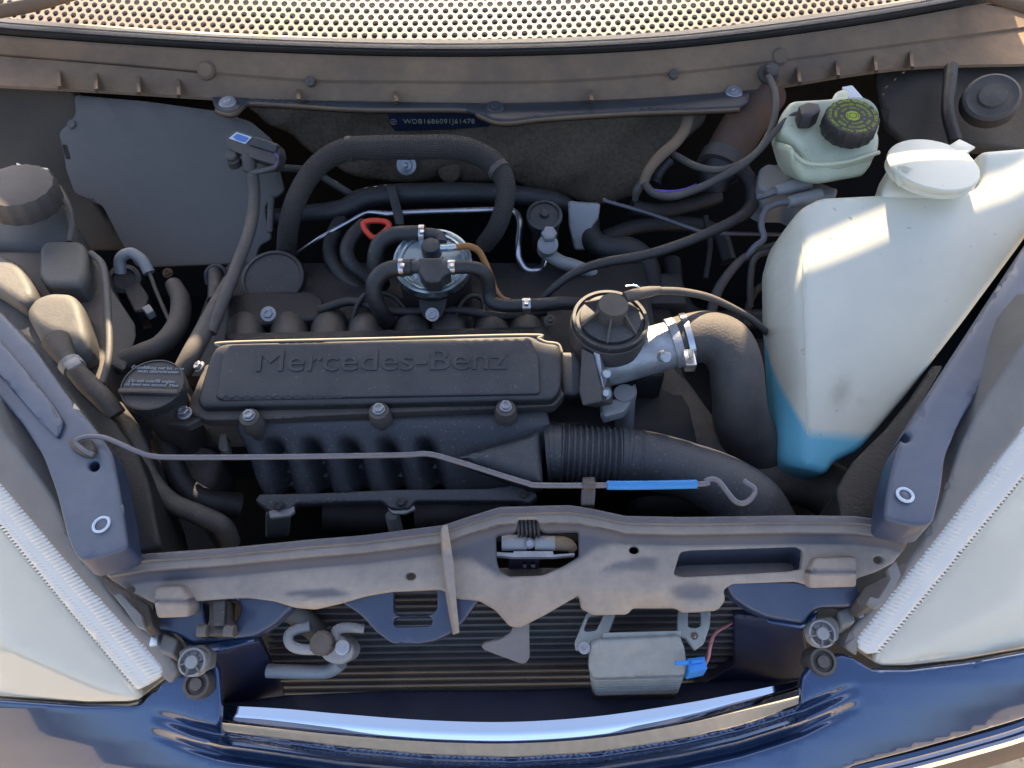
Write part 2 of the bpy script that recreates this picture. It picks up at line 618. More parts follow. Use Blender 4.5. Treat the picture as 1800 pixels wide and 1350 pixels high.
M['tubes'] = material('condenser_tubes', (.10, .105, .115), .5, metal=.5, var=.3, dustcol=(.2, .15, .1), dust=.4, updust=.3, dscale=10)
M['ground'] = material('sandy_gravel', (.34, .28, .20), .9, var=.3, vscale=45, bump=.8, bscale=90, speck=120, speckcol=(.17, .14, .10))
M['fluid_res'] = material('yellowed_reservoir', (.56, .58, .42), .35, var=.12, vscale=30, sss=.25, speck=190, speckcol=(.32, .31, .22), spth=.72)
M['capwhite'] = material('cream_cap', (.68, .66, .52), .38, var=.06, sss=.15, speck=150, speckcol=(.45, .42, .32), spth=.72)

def braid_mat():
    m = material('braided_sleeve', (.055, .053, .053), .55, var=.3, dustcol=(.22, .18, .14), dust=.75, updust=.6)
    nt = m.node_tree
    N, L = nt.nodes, nt.links
    uv = N.new('ShaderNodeUVMap')
    sep = N.new('ShaderNodeSeparateXYZ')
    L.new(uv.outputs[0], sep.inputs[0])
    def mth(op, a, c):
        x = N.new('ShaderNodeMath')
        x.operation = op
        for i, v in ((0, a), (1, c)):
            if isinstance(v, (int, float)): x.inputs[i].default_value = v
            else: L.new(v, x.inputs[i])
        return x.outputs[0]
    u = mth('MULTIPLY', sep.outputs[0], 1500)
    v = mth('MULTIPLY', sep.outputs[1], 2 * math.pi * 22)
    s = mth('MULTIPLY', mth('SINE', mth('ADD', u, v), 0), mth('SINE', mth('SUBTRACT', u, v), 0))
    bp = N.new('ShaderNodeBump')
    bp.inputs['Strength'].default_value = .9
    bp.inputs['Distance'].default_value = .003
    L.new(s, bp.inputs['Height'])
    b = N['Principled BSDF']
    L.new(bp.outputs[0], b.inputs['Normal'])
    old = b.inputs['Base Color'].links[0].from_socket
    mx = N.new('ShaderNodeMix')
    mx.data_type = 'RGBA'
    mx.blend_type = 'MULTIPLY'
    L.new(mth('MULTIPLY', mth('LESS_THAN', s, -.1), .75), mx.inputs[0])
    L.new(old, mx.inputs[6])
    mx.inputs[7].default_value = (.15, .15, .16, 1)
    L.new(mx.outputs[2], b.inputs['Base Color'])
    return m
M['braid'] = braid_mat()

def tank_mat(level):
    m = material('milky_tank', (.76, .735, .60), .36, var=.12, vscale=14, sss=.2, dustcol=(.36, .34, .25), dust=.16, updust=.0, dscale=14, speck=110, speckcol=(.40, .39, .31), spth=.735)
    nt = m.node_tree
    N, L = nt.nodes, nt.links
    geo = N.new('ShaderNodeNewGeometry')
    sep = N.new('ShaderNodeSeparateXYZ')
    L.new(geo.outputs['Position'], sep.inputs[0])
    mr = N.new('ShaderNodeMapRange')
    mr.inputs['From Min'].default_value = level - .0035
    mr.inputs['From Max'].default_value = level + .002
    mr.inputs['To Min'].default_value = 1
    mr.inputs['To Max'].default_value = 0
    L.new(sep.outputs[2], mr.inputs['Value'])
    b = N['Principled BSDF']
    old = b.inputs['Base Color'].links[0].from_socket
    mx = N.new('ShaderNodeMix')
    mx.data_type = 'RGBA'
    L.new(mr.outputs[0], mx.inputs[0])
    L.new(old, mx.inputs[6])
    mx.inputs[7].default_value = (.15, .47, .60, 1)
    L.new(mx.outputs[2], b.inputs['Base Color'])
    return m

# ================================================================== SETTING
ip = np.interp
def ground():
    o = mk('ground', [(-30, -30, 0), (30, -30, 0), (30, 30, 0), (-30, 30, 0)], [(0, 1, 2, 3)], M['ground'], None, 0)
    tag(o, None, None, None, 'structure')
ground()

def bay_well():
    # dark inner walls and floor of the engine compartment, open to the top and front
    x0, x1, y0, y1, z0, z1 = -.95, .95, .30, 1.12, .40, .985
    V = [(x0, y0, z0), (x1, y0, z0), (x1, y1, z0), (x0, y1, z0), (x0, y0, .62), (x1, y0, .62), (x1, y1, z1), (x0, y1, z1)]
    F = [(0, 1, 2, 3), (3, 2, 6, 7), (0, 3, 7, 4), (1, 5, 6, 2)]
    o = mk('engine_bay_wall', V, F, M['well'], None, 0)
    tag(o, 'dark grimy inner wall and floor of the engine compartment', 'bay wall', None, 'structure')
bay_well()

def arc_y(x):                         # the scuttle and the hood edge bow back towards the sides
    return .22 * (x + .16) ** 2

def hood():
    # the opened hood stands above the picture and shades the bay; its rear flange and slot are added to shape the sun streaks
    t = thing('hood', 'raised dark blue hood standing open above the engine bay', 'hood', (0, 1.0, 1.05))
    def strip(name, prof, mat, hw=.74, th=.01):
        nx = 121
        V, F = [], []
        for s in (0, 1):
            for y, z0 in prof:
                for i in range(nx):
                    x = -hw + 2 * hw * i / (nx - 1)
                    z = z0(x) if callable(z0) else z0
                    k = max(0, 1 - max(0, z - 1.45) / .6)
                    V.append((x, y + arc_y(x) * k + s * th, z + s * th * .3))
        m = len(prof)
        n = m * nx
        for i in range(m - 1):
            for j in range(nx - 1):
                a = i * nx + j
                F.append((a, a + 1, a + nx + 1, a + nx))
                F.append((n + a + nx, n + a + nx + 1, n + a + 1, n + a))
        for j in range(nx - 1):
            F.append((n + j, n + j + 1, j + 1, j))
            b = (m - 1) * nx + j
            F.append((b, b + 1, n + b + 1, n + b))
        for i in range(m - 1):
            a = i * nx
            F.append((a, a + nx, n + a + nx, n + a))
            b = a + nx - 1
            F.append((b + nx, b, n + b, n + b + nx))
        return mk(name, V, F, mat, t, 30)
    strip('added_sun_flange', [(1.065, 1.086), (1.067, 1.20), (1.065, lambda x: ip(x, SLX, SL0))], M['paint'])  # added flange, blocks the sun below the slot
    strip('skin', [(1.065, lambda x: ip(x, SLX, SL1)), (1.055, 1.47), (1.02, 1.57), (.92, 1.72), (.80, 1.90), (.66, 2.10)], M['paint'])
    for x in (-.72, .72):
        box('hinge', (x, 1.065 + arc_y(x) + .02, 1.36), (.02, .012, .16), M['paint'], t)
SLX = [-.75, -.6, -.5, -.4, -.3, -.145, .02, .1, .2, .243, .255, .285, .320, .336, .395, .46, .585, .75]  # edges of the added slot across x, shaped to place the sun streaks
SL0 = [1.300, 1.305, 1.328, 1.345, 1.345, 1.340, 1.342, 1.350, 1.345, 1.345, 1.352, 1.336, 1.328, 1.317, 1.322, 1.329, 1.355, 1.37]
SL1 = [1.325, 1.346, 1.378, 1.390, 1.3815, 1.377, 1.381, 1.398, 1.425, 1.430, 1.353, 1.337, 1.329, 1.337, 1.343, 1.350, 1.374, 1.38]
hood()

# ================================================================== SCUTTLE (rear)
def scuttle():
    t = thing('scuttle_panel', 'dusty brown plastic scuttle panel running below the perforated grille', 'scuttle', pz(860, 150, .94))
    def off(ln, dy, z): return [(x, y + dy, z) for x, y in ln]
    top = [(-80, 20), (0, 31), (200, 46), (400, 58), (600, 66), (760, 69), (900, 68), (1050, 63), (1200, 53), (1350, 36), (1480, 18), (1580, 2), (1700, -20), (1880, -55)]
    A = lambda dy, z: [(x, y + dy, z) for x, y in top]
    loft('trim_lip', [A(0, 1.001), A(7, 1.0005)], M['trimlip'], t, .003)
    sealn = [A(8, .9985), A(12, 1.0005), A(17, .999), A(22, .992)]
    loft('rubber_seal', sealn + [A(30, .985)], M['seal'], t, .004)
    seam = [(-80, 88), (0, 95), (200, 111), (400, 129), (545, 140), (700, 142), (860, 143), (1000, 140), (1185, 127), (1350, 108), (1500, 88), (1620, 72), (1800, 48), (1880, 36)]
    low = [(-80, 146), (0, 150), (100, 153), (230, 163), (370, 172), (600, 178), (860, 181), (1100, 176), (1320, 158), (1400, 147), (1500, 130), (1620, 117), (1800, 112), (1880, 112)]
    loft('upper_face', [A(31, .986), A(36, .984), [(x, y - 1, .966) for x, y in seam]], M['cowl'], t, .004, k=3, nx=90)
    loft('lower_face', [[(x, y + 2, .9625) for x, y in seam], [(x, y * .5 + y2 * .5, .955) for (x, y), (_, y2) in zip(seam, [(s[0], ip(s[0], [l[0] for l in low], [l[1] for l in low])) for s in seam])],
                        [(s[0], ip(s[0], [l[0] for l in low], [l[1] for l in low]), .9475) for s in seam]], M['cowl'], t, .004, k=3, nx=90)
    for x in (100, 165, 240, 310, 525, 697, 1040, 1410, 1478, 1545, 1608):
        y = ip(x, [l[0] for l in low], [l[1] for l in low])
        s = -1 if x < 400 else (0 if x < 1100 else 1)
        hh = 30 if abs(s) else 20
        a, b, c = pz(x - 2 + s * 5 * -1, y - hh, .957), pz(x + s * -4, y - 2, .968), pz(x + s * -5, y + 5, .949)
        e = Vector((.0022, 0, 0))
        mk('rib', [a - e, b - e, c - e, a + e, b + e, c + e], [(0, 1, 2), (5, 4, 3), (0, 3, 4, 1), (1, 4, 5, 2), (2, 5, 3, 0)], M['cowl'], t, 0)
    for x, y in ((545, 143), (1185, 130)):
        c = pz(x, y, .966)
        o = lathe('screw', c, (0, -.7, .7), [(.0065, -.004), (.0065, .001), (.005, .002), (.0012, .0015), (.0012, .0008)], M['plastic_dirty'], t, 16)
    for x, y in ((362, 124), (1370, 100)):
        lathe('screw_boss', pz(x, y, .968), (0, -.7, .7), [(.012, -.01), (.012, .001), (.009, .004)], M['cowl'], t, 20)
    # lip plate with three clips
    o = slab('lip_plate', [(370, 168), (600, 176), (860, 180), (1100, 175), (1320, 157), (1318, 178), (1300, 187), (1240, 190), (1100, 196), (960, 204), (900, 211), (870, 210), (840, 198), (815, 190), (640, 189), (520, 182), (440, 178), (425, 184), (415, 195), (395, 197), (378, 190)],
             Zs(lambda x, y: .950), .004, M['lip'], t, rnd=3, rc=8, step=14)
    # front rim of the lip, thick with dust
    rim = [(378, 192), (395, 199), (415, 197), (428, 185), (442, 180), (520, 184), (640, 191), (815, 192), (842, 202), (870, 213), (900, 214), (960, 207), (1100, 198), (1240, 193), (1300, 190)]
    loft('lip_rim', [[(x, y - 1, .9495) for x, y in rim], [(x, y + 3, .947) for x, y in rim], [(x, y + 7, .938) for x, y in rim]], M['cowl'], t, .003, k=2, nx=90, dn=(0, -.6, .8))
    for x, y in ((400, 180), (870, 189), (1290, 162)):
        lathe('clip', pz(x, y, .951), (0, -.25, 1), [(.0115, -.003), (.0115, .0005), (.0095, .0022), (.006, .0022), (.0055, .0035), (.003, .004), (.0008, .003)], M['bolt'] if x != 870 else M['lip'], t, 24)
    # corner pieces at both picture edges (wiper arms)
    return t
scuttle()

def wiper(pts, label):
    o = tube('wiper_arm', pts, 11, M['cowl'], None, 10)
    tag(o, label, 'wiper arm', 'wiper arms at the scuttle corners')
wiper([(-60, 30, 1.025), (0, 20, 1.025), (60, 8, 1.025), (130, -12, 1.03)], 'brown wiper arm lying across the left end of the perforated grille')
wiper([(1700, -25, 1.01), (1760, -2, 1.012), (1830, 20, 1.012)], 'short brown wiper arm stub over the right end of the scuttle')

def mesh_grille():
    # perforated sheet: hexagonal cells, each with a round hole
    y0, z0 = .976, .9965
    pitch = .0134
    rh = .0040
    th = .0016
    V, F = [], []
    K = 12
    def place(u, v, dz=0):
        x = u
        y = y0 + arc_y(x) + v * math.cos(R(20))
        return (x, y, z0 + v * math.sin(R(20)) + dz)
    for j in range(0, 15):
        for i in range(-72, 76):
            u = (i + .5 * (j % 2)) * pitch - .03
            v = j * pitch * .866 * .92
            p = place(u, v)
            t = p[1] / (CAMZ - p[2])
            if t > 2.75 or abs(u) > .95: continue
            b = len(V)
            for k in range(K):
                a = 2 * math.pi * k / K + math.pi / 6
                # hexagon with flat sides left and right
                aa = a
                m6 = math.pi / 3
                rr = (pitch / 2) / math.cos(((aa + m6 / 2) % m6) - m6 / 2)
                V.append(place(u + rr * math.cos(aa), v + rr * math.sin(aa) * .92))
            for k in range(K):
                a = 2 * math.pi * k / K + math.pi / 6
                V.append(place(u + rh * math.cos(a) * 1.08, v + rh * math.sin(a) * 1.08 * 1.16, .0000))
            for k in range(K):
                a = 2 * math.pi * k / K + math.pi / 6
                V.append(place(u + rh * math.cos(a), v + rh * math.sin(a) * 1.16, -.0006))
            for k in range(K):
                a = 2 * math.pi * k / K + math.pi / 6
                V.append(place(u + rh * math.cos(a), v + rh * math.sin(a) * 1.16, -.003))
            for r in range(3):
                for k in range(K):
                    k2 = (k + 1) % K
                    F.append((b + r * K + k, b + r * K + k2, b + (r + 1) * K + k2, b + (r + 1) * K + k))
    o = mk('air_intake_grille', V, F, M['mesh'], None, 40)
    tag(o, 'cream perforated air intake grille full of round holes', 'grille')
    # dark plenum below it
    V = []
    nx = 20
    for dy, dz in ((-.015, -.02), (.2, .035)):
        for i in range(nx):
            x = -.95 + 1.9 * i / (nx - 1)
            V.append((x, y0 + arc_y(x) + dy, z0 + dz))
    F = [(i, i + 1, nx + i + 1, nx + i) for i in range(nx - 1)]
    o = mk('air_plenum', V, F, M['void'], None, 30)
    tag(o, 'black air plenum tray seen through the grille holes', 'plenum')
mesh_grille()

# ================================================================== FIREWALL
def firewall():
    t = thing('firewall_insulation', 'brown fibrous felt insulation mat on the firewall', 'insulation', pz(820, 330, .80))
    pl = Pl((500, 180, .936), (1200, 180, .936), (800, 350, .79))
    bl = lambda x, y, d: .012 * math.sin(x * .013) * math.sin(y * .02) + .010 * math.exp(-((x - 1050) / 130) ** 2 - ((y - 290) / 60) ** 2) + .004 * math.sin(x * .05 + y * .07)
    slab('felt_mat', [(425, 185), (560, 175), (860, 185), (1250, 172), (1240, 215), (1190, 265), (1150, 310), (1120, 345), (1060, 358), (980, 348), (900, 326), (760, 325), (640, 322), (600, 305), (555, 285), (500, 240), (460, 215)],
         pl, .03, M['felt'], t, rnd=14, rc=16, step=16, bulge=bl)
    lathe('stud', pz(715, 290, .852), (0, -.8, .5), [(.014, 0), (.014, .004), (.009, .005), (.008, .010), (.004, .011), (.0035, .02), (.002, .021)], M['bolt'], t, 20)
    lathe('plug', pz(790, 300, .838), (0, -.8, .5), [(.016, 0), (.016, .003), (.011, .005)], M['felt'], t, 20)
    lathe('plug', pz(903, 270, .862), (0, -.8, .5), [(.018, 0), (.018, .003), (.012, .004)], M['grime'], t, 20)
    # stamped number plate
    v = thing('stamped_number_plate', 'dark blue metal strip stamped with a long identification number', 'number plate', pz(765, 228, .92))
    p2 = Pl((690, 200, .9335), (850, 200, .9335), (760, 230, .905))
    slab('plate', [(680, 196), (850, 196), (862, 222), (800, 227), (695, 231), (686, 220)], p2, .002, M['paint_dark'], v, rc=4, step=20)
    lettering('lettering', 'WDB1686091J61478', p2(772, 213) + p2.n * .0008, (1, -.012, 0), p2.n, .0108, .0004, M['stamp'], v, xs=1.0, spacing=1.05)
    lettering('star_mark', '\u2295', p2(692, 214) + p2.n * .0008, (1, -.012, 0), p2.n, .0065, .0004, M['stamp'], v)
    return t
firewall()

# ================================================================== LEFT REAR
def left_rear():
    pl = Pl((130, 168, .935), (440, 215, .925), (240, 460, .80))
    t = thing('splash_panel', 'flat grey plastic splash panel in the left rear corner', 'panel', pz(300, 440, .80))
    slab('panel', [(130, 166), (260, 178), (378, 194), (440, 213), (478, 245), (488, 290), (500, 335), (465, 360), (468, 385), (478, 420), (455, 432), (448, 462), (240, 470), (215, 430), (180, 362), (130, 340), (116, 300), (103, 232), (133, 202)], pl, .004, M['splash'], t, rnd=2, rc=9, step=20,
         holes=[[(110, 254), (118, 256), (124, 280), (116, 279)]], hrc=2)
    lathe('rivet', pl(127, 219) + pl.n * .001, pl.n, [(.006, 0), (.006, .001), (.004, .002), (.002, .0012)], M['splash'], t, 16)
    box('edge_clip', pl(478, 378) + pl.n * .004, (.008, .05, .006), M['splash'], t, axes=(Vector((1, 0, 0)), Vector((0, 1, .65)).normalized(), pl.n))
    # pressure sensor
    s = thing('pressure_sensor', 'small black sensor with white and blue label on the splash panel', 'sensor', pz(440, 285, .905))
    ps = Pl((400, 240, .945), (485, 268, .935), (430, 231, .95))
    slab('body', [(398, 240), (415, 229), (488, 252), (492, 268), (485, 290), (468, 285), (440, 277), (400, 262)], ps, .022, M['plastic_dirty'], s, rnd=2, rc=3, step=8)
    slab('label_sticker', [(402, 243), (416, 232), (443, 241), (431, 253)], Zs(lambda x, y: (ps(x, y) + ps.n * .0012).z), .0008, M['label'], s, rc=1, step=10, dn=ps.n)
    slab('print_patch', [(409, 241), (417, 235), (437, 242), (430, 250), (416, 246)], Zs(lambda x, y: (ps(x, y) + ps.n * .0022).z), .0006, M['labelblue'], s, rc=1, step=10, dn=ps.n)
    slab('connector', [(447, 240), (488, 254), (482, 268), (436, 254)], Zs(lambda x, y: (ps(x, y) + ps.n * .004).z), .008, M['plastic'], s, rnd=2, rc=2, step=8, dn=ps.n)
    lathe('mount_screw', pz(408, 277, .925), (0, -.3, 1), [(.009, -.012), (.009, -.002), (.0075, 0), (.0075, .004), (.006, .006)], M['rubber_dusty'], s, 18)
    lathe('hose_port', pz(438, 285, .92), (0, -.6, -.8), [(.009, -.01), (.009, .01), (.008, .012)], M['plastic_dirty'], s, 16)
    tube('wire_bundle', [(478, 262, .935), (487, 275, .928), (484, 292, .92), (462, 300, .915), (440, 304, .912)], 5, M['cream'], s, 8)
    for i in range(3):
        tube('wire', [(482, 262 + i * 5, .937), (489, 276 + i * 3, .93), (483, 292 + i * 2, .925)], 1.3, M['violet'] if i == 1 else M['cream'], s, 6)
    o = tube('vacuum_hose', [(437, 282, .915), (446, 320, .905), (446, 365, .90), (436, 415, .895), (415, 470, .885), (392, 530, .875), (370, 585, .865)], 10.5, M['rubber_dusty'])
    tag(o, 'thin grey rubber hose hanging down from the labelled sensor', 'hose')
    o = tube('sensor_cable', [(440, 305, .91), (470, 297, .912), (510, 296, .90), (550, 302, .885), (590, 325, .865), (640, 352, .84), (690, 360, .82)], 6.5, M['rubber_dusty'])
    tag(o, 'grey sleeved cable running from the sensor behind the braided loom', 'cable')
left_rear()

# ================================================================== BRAIDED LOOM ARCH
def loom():
    t = thing('braided_loom', 'thick braided cable loom arching over the fuel filter', 'cable loom', pz(505, 455, .82))
    pts = [(503, 465, .80), (504, 430, .84), (510, 385, .875), (528, 335, .90), (560, 290, .918), (605, 264, .93), (660, 260, .934), (730, 259, .936), (795, 259, .936), (840, 270, .93), (872, 292, .922), (888, 322, .91), (886, 362, .89), (872, 402, .865), (850, 432, .84)]
    tube('sleeve', pts, [17, 17, 18, 18, 19, 20, 21, 21, 21, 21, 20, 18, 17, 17, 16], M['braid'], t, 24, 8)
    for p, q in (((610, 262, .93), (620, 261.6, .9305)), ((874, 296, .921), (880, 303, .919))):
        tube('cable_tie', [p, q], 22 if p[0] < 700 else 20.5, M['plastic_dirty'], t, 20, 2)
    return t
loom()

# ================================================================== PIPES BEHIND THE FILTER
def pipes():
    o = tube('wrapped_hose', [(470, 385, .83), (530, 377, .84), (600, 368, .845), (650, 348, .85), (740, 341, .855), (850, 340, .85), (960, 352, .84), (1010, 372, .82)], [16, 16, 17, 20, 19, 18, 18, 16], M['rubber'], None, 18, 8, wob=.03)
    tag(o, 'thick black wrapped hose lying along the bottom of the felt mat', 'hose')
    t = thing('metal_pipe', 'thin bright steel pipe bent down beside the black valve block', 'pipe', pz(920, 470, .80))
    tube('pipe_run', [(505, 458, .79), (560, 420, .83), (610, 392, .845), (645, 374, .85), (680, 376, .85), (720, 374, .85), (800, 371, .85), (880, 369, .85), (905, 373, .85), (914, 392, .85), (911, 430, .84), (913, 455, .83), (925, 473, .822), (942, 475, .82), (955, 466, .82), (960, 445, .825)], [4] * 4 + [6] * 12, M['steel'], t, 12, 8)
    slab('bracket', [(678, 326), (694, 325), (709, 378), (710, 393), (695, 393), (690, 370)], Pl((680, 326, .872), (700, 326, .872), (700, 390, .862)), .004, M['plastic'], t, rnd=1.5, rc=2, step=10)
    o = tube('thin_steel_line', [(1060, 352, .85), (1140, 375, .845), (1210, 400, .84), (1240, 408, .835), (1300, 411, .83), (1380, 412, .825)], 3.6, M['rod'], None, 8)
    tag(o, 'thin grey steel line running right toward the white tank', 'pipe')
    # valve block
    t = thing('valve_block', 'oily black valve with round top and steel nut behind the filter', 'valve', pz(960, 470, .78))
    lathe('cap', pz(957, 378, .875), (0, -.3, 1), [(.020, -.02), (.023, -.004), (.023, 0), (.019, .002), (.018, -.001), (.006, 0), (.005, .005), (.002, .006)], M['plastic'], t, 28)
    box('body', pz(958, 405, .845), (.034, .03, .05), M['grime'], t, bev=.004)
    lathe('nut', pz(965, 412, .868), (0, -.4, 1), [(.010, -.01), (.010, .004), (.008, .006)], M['bolt'], t, 6, smooth=20)
    lathe('plug', pz(963, 430, .858), (0, -.6, 1), [(.013, -.02), (.013, .002), (.010, .004), (.004, .002)], M['alu_dull'], t, 16)
    tube('stub_pipe', [(962, 445, .84), (985, 460, .835), (1010, 468, .83), (1040, 482, .815), (1075, 512, .78), (1090, 550, .74)], 12, M['alu_dull'], t, 14)
    # cast bracket and hoses right of it
    o = slab('cast_bracket', [(998, 354), (1056, 358), (1052, 385), (1040, 400), (1036, 440), (1010, 440), (1000, 400)], Pl((1000, 355, .862), (1055, 358, .862), (1020, 440, .81)), .02, M['alu_dull'], None, rnd=4, rc=6, step=12)
    tag(o, 'grey cast metal bracket below the right half of the felt mat', 'bracket')
    o = tube('coolant_hose', [(1035, 380, .83), (1038, 415, .82), (1060, 435, .82), (1110, 440, .82), (1135, 470, .80), (1140, 520, .77)], [18, 20, 22, 22, 24, 24], M['rubber'], None, 18)
    tag(o, 'black rubber hose curling behind the long thin cable', 'hose')
    o = tube('fuel_line', [(880, 495, .80), (920, 500, .80), (1000, 498, .80), (1060, 490, .80), (1120, 520, .79)], 15, M['rubber'], None, 14)
    tag(o, 'dull black fuel line lying in the dark behind the oval cap', 'hose')
    o = tube('throttle_cable', [(1305, 300, .88), (1322, 330, .875), (1318, 365, .87), (1290, 388, .872), (1220, 420, .88), (1140, 447, .885), (1060, 462, .885), (1010, 480, .88), (975, 505, .865), (950, 530, .85)], [14, 14, 12, 10, 9, 9, 9, 8, 7, 7], M['rubber'], None, 14, 8)
    tag(o, 'long glossy black cable sweeping from the right corner to the filter', 'cable')
pipes()

# ================================================================== FUEL FILTER
def fuel_filter():
    c = pz(760, 458, .895)
    ax = Vector((0, -math.sin(R(14)), math.cos(R(14)))).normalized()
    r = 70 * mpp(458, .895)
    t = thing('fuel_filter', 'round zinc plated fuel filter with hoses clamped to its lid', 'filter', c - ax * .12)
    lathe('can', c, ax, [(r * .9, -.13), (r * .93, -.12), (r * .93, -.01)], M['grime'], t, 40)
    lathe('lid', c, ax, [(r * .96, -.012), (r, -.010), (r, -.002), (r * .985, .0005), (r * .93, .001), (r * .90, -.002), (r * .86, -.002), (r * .83, .001), (r * .78, .0015), (r * .74, -.001), (r * .4, -.0005), (r * .2, .0)], M['zinc'], t, 56)
    lathe('valve_dome', pz(758, 438, .905), ax, [(.0115, -.01), (.0115, .005), (.010, .008), (.006, .009)], M['plastic'], t, 24)
    slab('connector_block', [(735, 452), (775, 452), (782, 462), (790, 462), (792, 478), (780, 484), (772, 495), (748, 495), (735, 478)], Pl((735, 455, .921), (790, 455, .921), (760, 495, .912)), .022, M['plastic'], t, rnd=5, rc=4, step=8)
    tube('lid_nozzle', [(720, 470, .912), (740, 470, .912), (790, 470, .912), (802, 470, .912)], 11, M['plastic'], t, 14, 3)
    tube('upper_nozzle', [(735, 411, .905), (757, 412, .905), (772, 416, .903), (775, 428, .90)], 11, M['plastic'], t, 14, 4)
    tube('return_nozzle', [(765, 437, .907), (790, 436, .907), (800, 435, .906)], 6.5, M['zinc'], t, 12, 3)
    for x, y in ((728, 460), (778, 458)):
        bolt(x, y, .904, 6, M['bolt'], t, ax, 'screw', 1.3)
    slab('tab', [(722, 463), (735, 463), (735, 492), (722, 480)], Pl((722, 463, .912), (735, 463, .912), (728, 492, .900)), .002, M['zinc'], t, rnd=1, rc=1, step=8)
    slab('yellow_mark', [(736, 431), (745, 431), (745, 437), (736, 437)], Zs(.8985), .0006, M['lime'], t, step=8)
    slab('bracket', [(735, 512), (788, 512), (782, 545), (774, 560), (760, 564), (746, 560), (738, 545)], Pl((735, 512, .872), (788, 512, .872), (760, 564, .852)), .004, M['grime'], t, rnd=2, rc=5, step=10)
    bolt(760, 553, .861, 8, M['bolt'], t, (0, -.7, .7))
    def hose(pts, rpx, label, clamps, mat='rubber'):
        h = thing('fuel_hose', label, 'hose', pz(*pts[-1]))
        tube('rubber_tube', pts, rpx, M[mat], h, 18, 8)
        for a, b in clamps:
            tube('clamp_band', [a, b], rpx + 1.8, M['steel'], h, 18, 1)
            m = [(a[i] + b[i]) / 2 for i in range(3)]
            box('clamp_ear', pz(m[0], m[1] - rpx * .2, m[2] + (rpx + 3) * mpp(m[1], m[2]) * .8), (.005, .006, .003), M['steel'], h, bev=.0006)
    hose([(748, 411, .905), (718, 411, .905), (690, 414, .903), (668, 428, .897), (660, 452, .885), (662, 480, .865), (672, 500, .84)], 14.5, 'black rubber hose leaving the top of the filter lid', [((737, 411, .905), (746, 411, .905))])
    hose([(724, 470, .912), (700, 471, .911), (675, 478, .906), (659, 496, .897), (658, 520, .882), (668, 545, .862), (680, 565, .84)], 15, 'black rubber hose leaving the lid below the red handle', [((703, 470.5, .911), (711, 470, .9115))])
    hose([(796, 470, .912), (825, 470, .911), (845, 475, .907), (857, 490, .895), (860, 512, .878), (864, 530, .868), (885, 537, .866), (920, 537, .866), (960, 535, .865), (990, 533, .86), (1020, 535, .845)], 12, 'black rubber hose turning down past the filter toward the round cap', [((788, 470, .912), (800, 470, .912)), ((918, 537, .866), (932, 536.6, .866))])
    o = tube('return_hose', [(798, 435, .906), (822, 433, .905), (840, 440, .902), (852, 460, .893), (862, 485, .882), (870, 508, .872), (882, 525, .862), (895, 530, .858)], 6, M['orange'], None, 12, 8)
    tag(o, 'thin amber plastic return hose curving off the filter lid', 'hose')
    for lab, pts in (('black hose looping down behind the red dipstick handle', [(640, 395, .86), (620, 415, .86), (610, 440, .855), (618, 465, .845), (645, 488, .83), (670, 505, .82)]),
                     ('black hose lying outside the loop beside the filter', [(600, 385, .835), (583, 420, .83), (582, 455, .825), (605, 490, .815), (640, 515, .81), (672, 540, .80)])):
        o = tube('vacuum_pipe', pts, 13, M['rubber'], None, 14, 6)
        tag(o, lab, 'hose')
    # dipstick
    d = thing('dipstick', 'red oil dipstick handle with triangular finger hole', 'dipstick', pz(660, 440, .85))
    P = [(637, 392), (650, 388), (668, 388), (682, 391), (685, 398), (676, 408), (663, 418), (655, 418), (642, 405)]
    path = [pz(x, y, .893 - (y - 388) * .0004) for x, y in resample(round_poly(P, 5), 4)]
    sweep('handle', path, 5.2 * mpp(400, .89), M['red'], d, 10, closed=True, flat=(1, 1.15))
    tube('stem', [(659, 416, .882), (662, 432, .872), (668, 455, .855)], [6, 6, 4], M['red'], d, 10)
fuel_filter()

